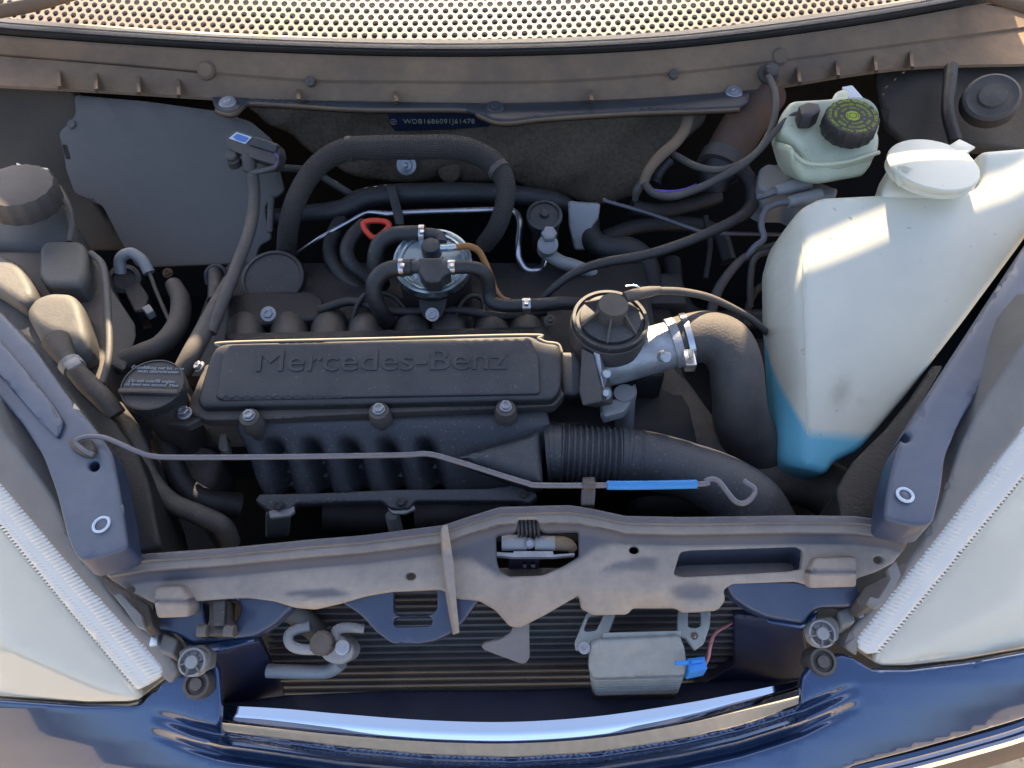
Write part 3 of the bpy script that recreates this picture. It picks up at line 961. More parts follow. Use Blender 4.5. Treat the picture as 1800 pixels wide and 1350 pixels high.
# ================================================================== ENGINE
def intake():
    t = thing('intake_manifold', 'black plastic intake manifold with raised lettering on its long lid', 'manifold', pz(690, 870, .76))
    top = Pl((400, 600, .887), (930, 588, .889), (665, 705, .866))
    # lid
    lid = slab('lid', [(398, 600), (935, 587), (950, 598), (984, 604), (990, 640), (986, 685), (972, 702), (352, 716), (344, 704), (368, 625), (380, 606)], top, .018, M['plastic'], t, rnd=9, rc=10, step=16)
    slab('lid_panel', [(402, 605), (932, 592), (948, 630), (950, 692), (385, 702), (378, 696), (390, 630)], Zs(lambda x, y: (top(x, y) + top.n * .0036).z), .006, M['plastic'], t, rnd=4, rc=8, step=18, dn=top.n)
    ex = (top(880, 638) - top(460, 642)).normalized()
    sc = (top(890, 637) - top(452, 643)).length
    V, F = text_mesh('Mercedes-Benz', .030, .0012, xs=1.0, bev=.0003)
    w = max(v[0] for v in V) - min(v[0] for v in V)
    lettering('lettering', 'Mercedes-Benz', top(671, 638) + top.n * .0045, ex, top.n, .034, .0009, M['plastic'], t, xs=sc / w * .030 / .034, bev=.0002)
    sweep('rim_highlight_ridge', catmull([top(x, y) - top.n * dz for x, y, dz in ((384, 606, .004), (402, 601, .0012), (660, 594.5, .0012), (930, 588, .0012), (946, 594, .0015), (960, 600, .002), (981, 603, .003), (988, 616, .004))], 8), .0016, M['trimlip'], t, 8)  # added pale ridge; its light colour paints the bright sun line on the rim
    # dusty flange under the lid
    fl = Pl((344, 716, .853), (985, 700, .853), (665, 730, .850))
    slab('flange', [(360, 640), (985, 615), (995, 690), (975, 713), (700, 724), (430, 737), (360, 738), (330, 722), (335, 700)], fl, .016, M['plastic_dirty'], t, rnd=3, rc=8, step=20)
    # mounting posts with bolts
    for x, y in ((438, 733), (666, 722), (889, 717)):
        c = pz(x, y, .862)
        r = 20 * mpp(y, .862)
        lathe('grommet', c, (0, -.12, 1), [(r * .6, -.05), (r * .62, -.022), (r, -.018), (r * 1.0, -.006), (r * .9, -.004), (r * .86, 0), (r * .5, .001)], M['plastic_dirty'], t, 28)
        bolt(x, y - 2, .864, 9.5, M['bolt'], t, (0, -.12, 1), 'bolt', 1.15, .9)
    # front shell with vents between the runners
    zf = lambda x, y: ip(y, [715, 745, 775, 800, 880], [.842, .838, .824, .812, .765])
    vents = []
    for x in (478, 545, 612, 680, 747, 800):
        vents.append(x)
    def bl(x, y, d):
        if y < 770: return 0
        k = min(1, (y - 770) / 30)
        xx = x - (y - 780) * .25
        return -.030 * k * (0.5 + .5 * math.cos((xx - 478) / 67 * 2 * math.pi)) ** 2.2 if xx < 790 else 0
    slab('shell', [(412, 742), (700, 732), (960, 722), (968, 745), (950, 830), (905, 862), (700, 872), (465, 876), (448, 845), (430, 800)], Zs(zf, (0, -.75, .65)), .05, M['manifold'], t, rnd=6, rc=6, step=9, bulge=bl)
    # inlet funnel on the right end of the shell
    slab('inlet_funnel', [(800, 800), (850, 785), (925, 762), (950, 750), (955, 850), (930, 848), (860, 822)], Pl((820, 795, .838), (950, 752, .848), (945, 848, .83)), .04, M['manifold'], t, rnd=22, rc=8, step=12)
    # rear runner humps
    for x in (433, 510, 580, 645, 725, 790, 865, 925):
        pts = [(x, 560, .77), (x, 570, .805), (x, 586, .823), (x, 606, .828), (x, 628, .825)]
        tube('runner', pts, [30, 33, 34, 34, 34], M['plastic'], t, 20, 5)
    slab('rear_rail', [(395, 585), (960, 572), (975, 600), (390, 615)], Zs(.852), .03, M['grime'], t, rnd=3, rc=4, step=22)
    # lower flange with bolts
    slab('lower_flange', [(455, 868), (560, 866), (690, 860), (860, 858), (900, 852), (935, 855), (945, 872), (930, 884), (905, 880), (730, 880), (718, 892), (700, 895), (685, 892), (672, 880), (520, 884), (508, 898), (490, 902), (470, 896), (448, 880)],
         Zs(lambda x, y: .792 - (y - 860) * .0002), .008, M['manifold'], t, rnd=3, rc=4, step=12)
    for x, y in ((490, 888), (705, 881), (920, 868)):
        bolt(x, y, .790, 8, M['plastic'], t, (0, -.5, .8), 'bolt', 1.2)
    return t
intake()

def under_manifold():
    o = thing('starter_motor', 'dark oily starter motor cylinder below the manifold flange', 'starter', pz(800, 930, .68))
    def cyl(name, a, b, r, mat):
        sweep(name, catmull([pz(*a), pz(*b)], 6), r * mpp(a[1], a[2]), M[mat], o, 28)
    cyl('drive_end', (735, 905, .705), (895, 890, .71), 34, 'plastic')
    cyl('coil_case', (575, 905, .705), (690, 905, .705), 36, 'grime')
    tube('end_cap', [(731, 905, .705), (745, 904, .705)], 36, M['plastic'], o, 28, 2)
    b = thing('manifold_bracket', 'small grey steel bracket holding the left end of the lower flange', 'bracket', pz(490, 940, .70))
    slab('plate', [(466, 905), (510, 903), (508, 945), (466, 948)], Pl((466, 905, .77), (510, 903, .77), (490, 945, .71)), .012, M['alu_dull'], b, rnd=4, rc=5, step=12)
    slab('lip', [(472, 898), (516, 888), (518, 898), (508, 906), (474, 910)], Zs(.785), .004, M['alu_dull'], b, rnd=1, rc=2, step=10)
    b = thing('manifold_bracket', 'small grey steel bracket holding the middle of the lower flange', 'bracket', pz(705, 930, .70))
    slab('lip', [(680, 890), (690, 897), (720, 895), (726, 884), (730, 894), (712, 902), (690, 902)], Zs(.782), .004, M['alu_dull'], b, rnd=1, rc=2, step=10)
    lathe('post', pz(692, 915, .74), (0, 0, 1), [(.008, -.05), (.008, .01), (.006, .013)], M['alu_dull'], b, 16)
    e = thing('engine_block', 'dark oily engine block filling the depth of the bay', 'engine', (0, .55, .45))
    box('block', (-.10, .62, .60), (.62, .30, .36), M['grime'], e, bev=.01)
    box('head', (-.10, .64, .795), (.55, .20, .05), M['grime'], e, bev=.008)
    lathe('round_cover', pz(480, 490, .83), (0, -.35, 1), [(.038, -.03), (.040, 0), (.039, .003), (.035, .004), (.034, .002), (.01, .002)], M['plastic'], e, 40)
    slab('rear_cover', [(400, 520), (440, 512), (540, 510), (570, 525), (560, 560), (400, 575)], Zs(.838), .03, M['grime'], e, rnd=5, rc=10, step=18)
    bolt(472, 552, .850, 9, M['bolt'], e, (0, -.5, .8))
    bolt(967, 563, .86, 7, M['plastic'], e, (0, -.3, 1))
    bolt(295, 480, .80, 6, M['rust'], e, (0, -.5, .8))
under_manifold()

def oil_filler():
    t = thing('oil_filler', 'round black oil filler cap with grip ridge and pale print', 'oil cap', pz(300, 860, .72))
    c = pz(268, 676, .885)
    r = 54 * mpp(676, .885)
    ax = Vector((.05, -.10, 1)).normalized()
    lathe('neck', c, ax, [(r * .70, -.17), (r * .72, -.09), (r * .80, -.05), (r * .80, -.02), (r * .86, -.018), (r * .86, -.012)], M['plastic_dirty'], t, 40)
    cap = lathe('cap', c, ax, [(r * .9, -.016), (r, -.012), (r * 1.01, -.002), (r * .985, .0005), (r * .94, .001), (r * .93, -.0005), (r * .3, -.0005)], M['plastic'], t, 48)
    # grip ridge across the cap
    u, v, a = frame(ax)
    box('grip_ridge', c - v * r * .34 + a * .0015, (r * 1.90, r * .17, .007), M['plastic_dirty'], cap, axes=(u, v, a), bev=.0018)
    for i, (s, dy, sz, bx) in enumerate((('\u00d6leinf\u00fcllung nur bis  max', .66, .0052, 0), ('nicht \u00fcberschreiten', .51, .0052, .05), ('Do not overfill engine', .13, .0052, -.05), ('oil level not exceed  Max', -.02, .0052, -.02))):
        lettering('lettering', s, c + a * .0002 + v * r * dy + u * r * bx, u, a, sz, .00025, M['white_print'], cap)
    slab('neck_flange', [(245, 712), (300, 722), (350, 715), (356, 735), (330, 748), (290, 745), (250, 735)], Zs(.845), .01, M['plastic_dirty'], t, rnd=3, rc=6, step=12)
    bolt(325, 727, .853, 10, M['bolt'], t, (0, -.1, 1), 'bolt', 1.3, 1.2)
    bolt(352, 645, .862, 8, M['bolt'], t, (-.5, -.1, .8), 'bolt', 1.3, 1.0)
    slab('side_housing', [(262, 742), (330, 745), (372, 770), (390, 800), (370, 850), (330, 880), (300, 870), (280, 800)], Zs(lambda x, y: .79 - (y - 740) * .0003), .06, M['plastic_dirty'], t, rnd=22, rc=14, step=14)
    slab('breather_clip', [(385, 764), (397, 760), (402, 790), (392, 794), (383, 788)], Zs(.82), .014, M['cream'], t, rnd=3, rc=3, step=7)
oil_filler()

def egr():
    t = thing('throttle_valve', 'aluminium throttle body with ribbed round black plastic cap', 'throttle', pz(1070, 690, .80))
    c = pz(1073, 560, .905)
    r = 68 * mpp(560, .905)
    ax = Vector((.02, -.10, 1)).normalized()
    u, v, a = frame(ax)
    cap = lathe('cap', c, ax, [(r * .92, -.03), (r * .95, -.022), (r, -.020), (r, -.002), (r * .98, 0), (r * .90, 0), (r * .88, -.003), (r * .80, -.003), (r * .78, .001), (r * .55, .004), (r * .40, .006)], M['plastic'], t, 56)
    lathe('boss', c, ax, [(r * .41, .003), (r * .39, .021), (r * .37, .023), (r * .1, .0235)], M['plastic_dirty'], cap, 36)
    for k in range(6):
        an = R(60 * k + 20)
        d = u * math.cos(an) + v * math.sin(an)
        e = d.cross(a) * .0012
        P = [c + d * r * .38 + a * .019, c + d * r * .82 + a * .002, c + d * r * .80 - a * .003, c + d * r * .36 - a * .003]
        mk('rib', [p - e for p in P] + [p + e for p in P], [(0, 1, 2, 3), (7, 6, 5, 4), (0, 4, 5, 1), (1, 5, 6, 2), (3, 2, 6, 7), (0, 3, 7, 4)], M['plastic_dirty'], cap, 0)
    lathe('band', c, ax, [(r * .94, -.0335), (r * 1.015, -.031), (r * 1.015, -.008), (r * .99, -.007)], M['plastic_dirty'], t, 56)
    # metal barrel
    P0, P1 = (1040, 642, .845), (1198, 600, .868)
    tube('barrel', [P0, (1080, 633, .85), (1140, 617, .86), P1], [44, 43, 42, 41], M['alu'], t, 36, 6)
    tube('barrel_rim', [(1178, 605, .866), (1192, 601, .868)], 45, M['alu'], t, 36, 2)
    lathe('barrel_base', c, ax, [(r * .5, -.08), (r * .62, -.04), (r * .75, -.034)], M['alu'], t, 40)
    for x, y, z, rr in ((1090, 607, .886, 9), (1066, 657, .882, 9), (1170, 628, .893, 12), (1064, 690, .87, 8)):
        lathe('bolt', pz(x, y, z), (.1, -.75, .65), [(rr * .00052, -.01), (rr * .00052, .002), (rr * .0004, .0035)], M['alu'], t, 18)
    # black adapter and flange toward the manifold
    slab('adapter', [(984, 618), (1012, 618), (1026, 640), (1030, 690), (1010, 698), (988, 694)], Pl((985, 620, .88), (1025, 620, .88), (1000, 695, .855)), .05, M['plastic'], t, rnd=10, rc=6, step=10)
    slab('flange', [(1022, 612), (1042, 622), (1058, 690), (1056, 706), (1024, 713), (1018, 690)], Pl((1022, 612, .893), (1045, 625, .893), (1035, 712, .862)), .04, M['plastic_dirty'], t, rnd=2, rc=3, step=10)
    slab('metal_flange', [(1043, 618), (1054, 622), (1062, 690), (1055, 700)], Pl((1043, 618, .892), (1054, 622, .892), (1055, 700, .862)), .03, M['alu'], t, rnd=1.5, rc=2, step=8)
    # lower outlet
    slab('outlet_flange', [(1055, 705), (1085, 700), (1117, 672), (1121, 690), (1098, 722), (1062, 732)], Zs(.832), .012, M['alu_dull'], t, rnd=3, rc=5, step=10)
    tube('outlet_pipe', [(1098, 690, .835), (1098, 715, .81), (1097, 745, .78), (1096, 790, .73)], [19, 18, 17, 17], M['alu_dull'], t, 24)
    bolt(1063, 692, .858, 8, M['bolt'], t, (-.3, -.5, .8))
    bolt(1066, 730, .825, 7, M['bolt'], t, (0, -.8, .5))
    # solenoid cable
    tube('cable_plug', [(1098, 523, .925), (1120, 517, .925), (1140, 513, .924), (1160, 510, .922)], [10, 11, 10, 7], M['plastic_dirty'], t, 14)
    tube('wire_clip', [(1100, 503, .93), (1115, 502, .932), (1124, 506, .931), (1126, 516, .925)], 1.6, M['steel'], t, 6)
    o = tube('throttle_wire', [(1155, 511, .922), (1200, 513, .918), (1250, 524, .905), (1300, 548, .885), (1330, 568, .855), (1356, 596, .80), (1372, 635, .71)], [7, 7, 6.5, 6, 6, 6, 6], M['rubber_dusty'], None, 12, 8)
    tag(o, 'grey cable leaving the ribbed round cap toward the white tank', 'cable')
    # rubber elbow
    h = thing('elbow_hose', 'thick grey rubber elbow hose clamped to the throttle body', 'hose', pz(1340, 800, .70))
    tube('rubber_elbow', [(1188, 602, .866), (1215, 595, .87), (1245, 593, .872), (1275, 607, .868), (1292, 640, .855), (1298, 690, .83), (1304, 740, .795), (1330, 790, .75), (1380, 820, .71)], [44, 45, 46, 48, 46, 46, 48, 50, 50], M['rubber_dusty'], h, 32, 8)
    sweep('clamp_band', catmull([pz(1203, 598, .869), pz(1213, 595.5, .8705)], 2), 47.5 * mpp(597, .87), M['steel'], h, 40)
    box('clamp_screw', pz(1211, 634, .893), (.012, .022, .012), M['steel'], h, bev=.002)
    o = tube('air_hose', [(1130, 650, .76), (1170, 700, .75), (1215, 765, .74), (1262, 808, .735), (1330, 832, .73), (1420, 845, .725), (1480, 880, .715), (1500, 930, .70)], [44, 48, 50, 46, 46, 48, 50, 50], M['rubber_dusty'], None, 28, 8)
    tag(o, 'big dark air hose running low beneath the rubber elbow', 'hose')
egr()

def intake_pipe():
    t = thing('intake_hose', 'grey ribbed intake hose with bellows sweeping right to the front panel', 'hose', pz(1370, 900, .76))
    z0 = .812
    pts = [(925, 800, .81), (960, 797, .812), (985, 796, .813), (1090, 802, .812), (1115, 806, .811), (1150, 812, .81), (1210, 828, .805), (1270, 855, .795), (1315, 890, .78), (1345, 935, .76)]
    rad = [46, 50, 50, 50, 52, 51, 50, 56, 62, 60]
    P = [pz(*p) for p in pts]
    path = catmull(P, 24)
    rr = [r * mpp(p[1], p[2]) for r, p in zip(rad, pts)]
    rd = list(np.interp(np.linspace(0, len(P) - 1, len(path)), range(len(P)), rr))
    L = 0
    q = []
    for i, p in enumerate(path):
        if i: L += (p - path[i - 1]).length
        q.append(L)
    # cuffs and bellows: bellows between points 2 and 3
    i0, i1 = 24 * 2, 24 * 3
    sub = [path[i0].lerp(path[i1], k / 90) for k in range(91)]
    srd = [rr[2] * (1 + .05 * math.sin(2 * math.pi * 10.5 * k / 90)) - .0008 for k in range(91)]
    sweep('cuff', path[24:i0 + 1], [r * (1.03 if (i < 4 or 12 < i < 18) else 1.0) for i, r in enumerate(rd[24:i0 + 1])], M['manifold'], t, 40, smooth=25)
    sweep('bellows', sub, srd, M['manifold'], t, 40, smooth=80)
    sweep('pipe', path[i1:], [r * (1.03 if (4 < i < 9 or 30 < i < 34) else 1.0) for i, r in enumerate(rd[i1:])], M['manifold'], t, 40, smooth=30)
    slab('clip', [(1024, 838), (1046, 838), (1047, 868), (1045, 888), (1022, 888), (1022, 866)], Zs(.868), .01, M['plastic'], t, rnd=2, rc=3, step=8)
intake_pipe()

def prop_rod():
    t = thing('hood_prop_rod', 'long bent grey prop rod with blue sleeve lying across the front', 'prop rod', pz(150, 775, .935))
    pts = [(165, 800, .935), (150, 792, .937), (138, 783, .938), (135, 775, .939), (150, 768, .94), (178, 768, .94), (200, 775, .94), (240, 793, .938), (270, 802, .936), (320, 804, .934), (500, 803, .925), (700, 800, .917), (752, 798, .915), (800, 810, .913), (870, 832, .91), (925, 849, .908), (950, 853, .907), (1070, 853, .905), (1230, 851, .902), (1240, 846, .902), (1252, 842, .902), (1264, 847, .901), (1276, 862, .90), (1290, 879, .90), (1303, 885, .90), (1316, 880, .90), (1326, 868, .90), (1325, 858, .90), (1315, 851, .90), (1307, 845, .90)]
    tube('rod', pts, [4.5] * 8 + [5] * 22, M['rod'], t, 12, 5)
    tube('sleeve', [(1067, 853, .905), (1120, 853, .904), (1180, 852, .903), (1224, 851, .902)], 8, M['bluesleeve'], t, 16, 3)
    tube('holder_clip', [(1024, 853, .906), (1046, 853, .9055)], 8, M['plastic_dirty'], t, 10, 2)
    slab('pivot_grommet', [(118, 772), (140, 764), (160, 770), (168, 785), (160, 800), (140, 797), (122, 786)], Zs(.936), .008, M['plastic_dirty'], t, rnd=4, rc=6, step=8)
prop_rod()

# ================================================================== RIGHT SIDE
def washer_tank():
    pl = Pl((1440, 345, .935), (1760, 330, .945), (1440, 815, .802))
    lev = (pl(1470, 762)).z
    M['tank'] = tank_mat(lev)
    t = thing('washer_tank', 'big milky white washer fluid tank with blue fluid in its tip', 'tank', pz(1440, 820, .72))
    slab('body', [(1366, 450), (1380, 400), (1410, 362), (1445, 344), (1560, 338), (1720, 330), (1725, 262), (1810, 255), (1900, 250), (1900, 280), (1800, 425), (1700, 560), (1600, 690), (1515, 790), (1490, 802), (1468, 812), (1455, 834), (1425, 826), (1392, 810), (1384, 780), (1376, 650), (1368, 540)],
         pl, .06, M['tank'], t, rnd=13, rc=14, step=14, bulge=lambda x, y, d: -.00085 * max(0, 1409 + (y - 400) * .028 - x),
         dust=lambda x, y: .55 * math.exp(-((x - 1478 + (y - 690) * .25) / 16) ** 2 - ((y - 690) / 28) ** 2) + .3 * math.exp(-((x - 1518) / 9) ** 2 - ((y - 706) / 9) ** 2) + .35 * max(0, min(1, (1412 - x) / 20)) + .25 * math.exp(-((y - 380) / 40) ** 2 - ((x - 1400) / 30) ** 2))
    # raised shoulder under the filler cap
    pn = Pl((1560, 330, .945), (1720, 325, .945), (1640, 250, .958))
    slab('filler_neck', [(1552, 338), (1568, 300), (1580, 262), (1640, 246), (1705, 255), (1722, 290), (1722, 332), (1700, 340), (1640, 345)], pn, .05, M['tank'], t, rnd=14, rc=12, step=12)
    c = pz(1641, 288, .970)
    r = 77 * mpp(288, .970)
    ax = Vector((0, -.02, 1)).normalized()
    u, v, a = frame(ax)
    cap = lathe('cap', c, ax, [(r * .93, -.014), (r * .98, -.012), (r * .98, -.010), (r * .95, -.008), (r * 1.0, -.004), (r * 1.0, -.001), (r * .97, .0005), (r * .55, .002), (r * .2, .0025)], M['capwhite'], t, 56)
    d = (u * .80 + v * .6).normalized()
    box('pull_tab', c + d * r * 1.12 - a * .001, (r * .5, r * .42, .0035), M['capwhite'], cap, axes=(d, a.cross(d), a), bev=.0012)
    tube('cap_strap', [(1585, 325, .960), (1578, 310, .965), (1584, 296, .970), (1600, 300, .972)], 6, M['capwhite'], cap, 10)
    # seam line of the moulding
    sweep('mould_seam', [pl(x, y) - pl.n * .0003 for x, y in ((1410, 400), (1411, 450), (1414, 560), (1417, 680), (1420, 765))], .0008, M['capwhite'], t, 6)
washer_tank()

def brake_reservoir():
    t = thing('brake_fluid_reservoir', 'yellowed brake fluid reservoir with printed black screw cap', 'reservoir', pz(1460, 380, .88))
    up = Pl((1380, 200, .968), (1545, 215, .968), (1450, 275, .945))
    slab('upper_shell', [(1375, 195), (1392, 172), (1460, 168), (1490, 162), (1530, 190), (1550, 235), (1548, 258), (1540, 272), (1480, 288), (1425, 290), (1412, 278), (1395, 245), (1370, 225)], up, .04, M['fluid_res'], t, rnd=14, rc=10, step=12)
    slab('lower_shell', [(1395, 255), (1412, 285), (1430, 292), (1545, 268), (1534, 295), (1520, 312), (1440, 326), (1412, 322), (1398, 300), (1388, 265)], Pl((1400, 280, .945), (1540, 270, .945), (1440, 325, .915)), .05, M['fluid_res'], t, rnd=12, rc=8, step=10)
    tube('seam', [(1394, 268, .948), (1412, 284, .947), (1440, 289, .9465), (1490, 284, .9465), (1545, 268, .948)], 3.6, M['fluid_res'], t, 8)
    tube('neck', [(1498, 225, .955), (1498, 212, .972)], 42, M['fluid_res'], t, 28, 2)
    c = pz(1499, 204, .990)
    r = 45.5 * mpp(204, .990)
    ax = Vector((-.06, -.19, 1)).normalized()
    u, v, a = frame(ax)
    cap = lathe('screw_cap', c, ax, [(r * 1.0, -.022), (r * 1.03, -.020), (r * 1.0, -.002), (r * .96, 0), (r * .2, .0004)], M['plastic'], t, 72, fl=lambda q: 1 + .016 * (1 if math.sin(q * 18) > 0 else -1))
    # printed disc symbol and rings of lettering
    def disc(name, r0, r1, a0, a1, h, mat, n=40, k=None):
        V, F = [], []
        for i in range(n + 1):
            q = a0 + (a1 - a0) * i / n
            f = (1 / math.cos((q % (math.pi / 4)) - math.pi / 8)) * .95 if k else 1
            for rr in (r0, r1 * f):
                V.append(c + a * h + (u * math.cos(q) + v * math.sin(q)) * rr)
        for i in range(n):
            F.append((2 * i, 2 * i + 1, 2 * i + 3, 2 * i + 2))
        return mk(name, V, F, mat, cap, 0)
    disc('symbol', .0001, r * .27, 0, 2 * math.pi, .0006, M['lime'], 40, True)
    disc('symbol_ring', r * .12, r * .155, 0, 2 * math.pi, .0009, M['plastic'])
    disc('symbol_arc', r * .195, r * .225, R(-40), R(40), .0009, M['plastic'], 12)
    disc('symbol_arc', r * .195, r * .225, R(140), R(220), .0009, M['plastic'], 12)
    def ring(s, rad, size, start):
        V, F = [], []
        for i, ch in enumerate(s):
            if ch == ' ': continue
            q = start - 2 * math.pi * i / len(s)
            tv, tf = text_mesh(ch, size, .00012)
            d = u * math.cos(q) + v * math.sin(q)
            e = -(a.cross(d))
            b = len(V)
            V += [c + a * .0007 + d * (rad + p[1]) + e * p[0] + a * p[2] for p in tv]
            F += [tuple(b + k for k in f) for f in tf]
        mk('ring_lettering', V, F, M['lime'], cap, 0)
    ring('CLEAN FILLER CAP BEFORE REMOVING  USE ONLY DOT 4 BRAKE FLUID  ', r * .84, r * .16, R(215))
    ring('FROM A SEALED CONTAINER  SEE SERVICE BOOK  ', r * .63, r * .15, R(180))
    ring('USE ONLY DOT 4 BRAKE FLUID  ', r * .43, r * .13, R(140))
    slab('level_plug', [(1404, 184), (1420, 178), (1440, 180), (1444, 192), (1430, 202), (1410, 202)], Zs(.985), .018, M['plastic'], t, rnd=4, rc=4, step=7)
    slab('spout', [(1462, 172), (1470, 158), (1486, 153), (1494, 160), (1492, 180), (1470, 190)], Zs(.975), .02, M['fluid_res'], t, rnd=6, rc=6, step=8)
    slab('white_tag', [(1480, 153), (1498, 150), (1520, 175), (1500, 182)], Zs(.966), .002, M['label'], t, rnd=0, rc=2, step=10)
    m = thing('brake_master_cylinder', 'grey cast metal brake master cylinder under the yellowed reservoir', 'cylinder', pz(1430, 380, .85))
    slab('body', [(1335, 295), (1350, 285), (1365, 288), (1380, 270), (1400, 300), (1450, 322), (1475, 330), (1470, 345), (1410, 345), (1390, 335), (1350, 335), (1332, 325)], Zs(.895), .05, M['alu_dull'], m, rnd=6, rc=6, step=12)
    tube('outlet_nut', [(1362, 336, .90), (1385, 330, .90), (1420, 322, .90)], [9, 12, 14], M['alu_dull'], m, 18)
    tube('outlet_nut', [(1385, 356, .895), (1400, 353, .895), (1440, 345, .895)], [9, 12, 14], M['alu_dull'], m, 18)
    o = tube('brake_pipe', [(1390, 355, .895), (1365, 358, .892), (1345, 370, .885), (1338, 395, .875), (1342, 420, .865), (1325, 435, .855), (1310, 455, .84)], 6, M['rod'], None, 10, 6)
    tag(o, 'thin grey brake pipe curling down beside the white tank', 'pipe')
    o = tube('brake_pipe', [(1365, 337, .90), (1348, 343, .897), (1332, 348, .89)], 5, M['rod'], None, 10, 6)
    tag(o, 'short grey brake pipe stub on the upper master cylinder outlet', 'pipe')
    # inlet column
    s = thing('column_tube', 'rust streaked tube slanting down behind the grey cables', 'tube', pz(1260, 300, .86))
    tube('tube_wall', [(1345, 165, .925), (1320, 200, .915), (1292, 245, .90), (1270, 285, .885)], [38, 38, 38, 37], M['rust'], s, 28, 4)
    tube('collar', [(1274, 278, .888), (1264, 298, .88)], 42, M['plastic_dirty'], s, 28, 2)
    tube('boot', [(1268, 290, .882), (1258, 312, .87), (1256, 335, .855)], [36, 30, 24], M['rubber'], s, 24)
    # cables
    g = thing('grommet_cable', 'grey cable dropping from a rubber grommet in the scuttle', 'cable', pz(1280, 300, .9))
    tube('cable', [(1351, 135, .965), (1362, 165, .962), (1362, 200, .955), (1352, 235, .945), (1330, 268, .935), (1298, 290, .925), (1262, 299, .918), (1225, 293, .912), (1190, 275, .905), (1170, 265, .90)], 6.5, M['rubber_dusty'], g, 12, 8)
    lathe('grommet', pz(1352, 128, .962), (0, -.75, .65), [(.014, -.004), (.014, 0), (.010, .004), (.008, .016), (.005, .018)], M['rubber_dusty'], g, 24)
    o = tube('sensor_wire', [(1412, 195, .975), (1388, 205, .965), (1365, 228, .955), (1340, 258, .94), (1305, 290, .93), (1270, 310, .915), (1230, 330, .90), (1185, 345, .89), (1150, 340, .885), (1132, 322, .882)], [2.5, 4, 5, 6, 6.5, 7, 7, 7, 7, 7], M['rubber_dusty'], None, 12, 8)
    tag(o, 'grey wire running from the reservoir plug down to the taped bundle', 'wire')
    o = tube('violet_wire', [(1150, 335, .888), (1180, 337, .889), (1205, 333, .891), (1225, 325, .895)], 3, M['violet'], None, 8, 6)
    tag(o, 'thin violet wire lying between the grey cables', 'wire')
    t2 = thing('taped_bundle', 'taped wire bundle hanging along the right edge of the felt', 'wire bundle', pz(1125, 340, .86))
    tube('tape', [(1212, 195, .93), (1205, 225, .925), (1188, 250, .918), (1160, 275, .908), (1140, 300, .895), (1130, 325, .88)], [10, 10, 10, 10, 9, 9], M['cowl'], t2, 12)
    tube('tape', [(1180, 280, .90), (1165, 295, .89), (1155, 312, .88), (1150, 325, .875)], [10, 9, 9, 12], M['grime'], t2, 12)
    tube('tail', [(1130, 320, .882), (1120, 335, .87), (1116, 352, .855)], [7, 8, 5], M['cream'], t2, 8)
    # dark items on the far wall
    o = thing('strut_mount', 'dusty strut mount dome on the dark right inner wing', 'strut mount', pz(1740, 180, .92))
    lathe('dome', pz(1745, 168, .955), (-.35, -.45, .8), [(.036, -.02), (.034, -.004), (.03, -.001), (.026, -.003), (.018, -.002), (.016, .002), (.005, .003)], M['rubber_dusty'], o, 32)
    tube('drain_pipe', [(1672, 118, .955), (1668, 160, .945), (1667, 200, .935), (1680, 250, .92)], 11, M['grime'], o, 14)
    o = tube('abs_line', [(1365, 430, .85), (1320, 445, .845), (1290, 470, .835), (1262, 510, .82), (1250, 550, .80)], [6, 6, 8, 9, 9], M['rubber_dusty'], None, 12, 6)
    tag(o, 'ribbed black line dropping beside the grey throttle cable', 'line')
    for lab, pts in (('thin dark loop of pipe nearest the tank edge', [(1366, 440, .85), (1330, 450, .845), (1320, 480, .83), (1318, 540, .80)]), ('thin dark pipe curving low behind the tank edge', [(1366, 495, .82), (1335, 505, .815), (1318, 530, .80), (1310, 570, .78)])):
        o = tube('dark_pipe', pts, 6, M['rubber_dusty'], None, 10, 6)
        tag(o, lab, 'pipe')
brake_reservoir()

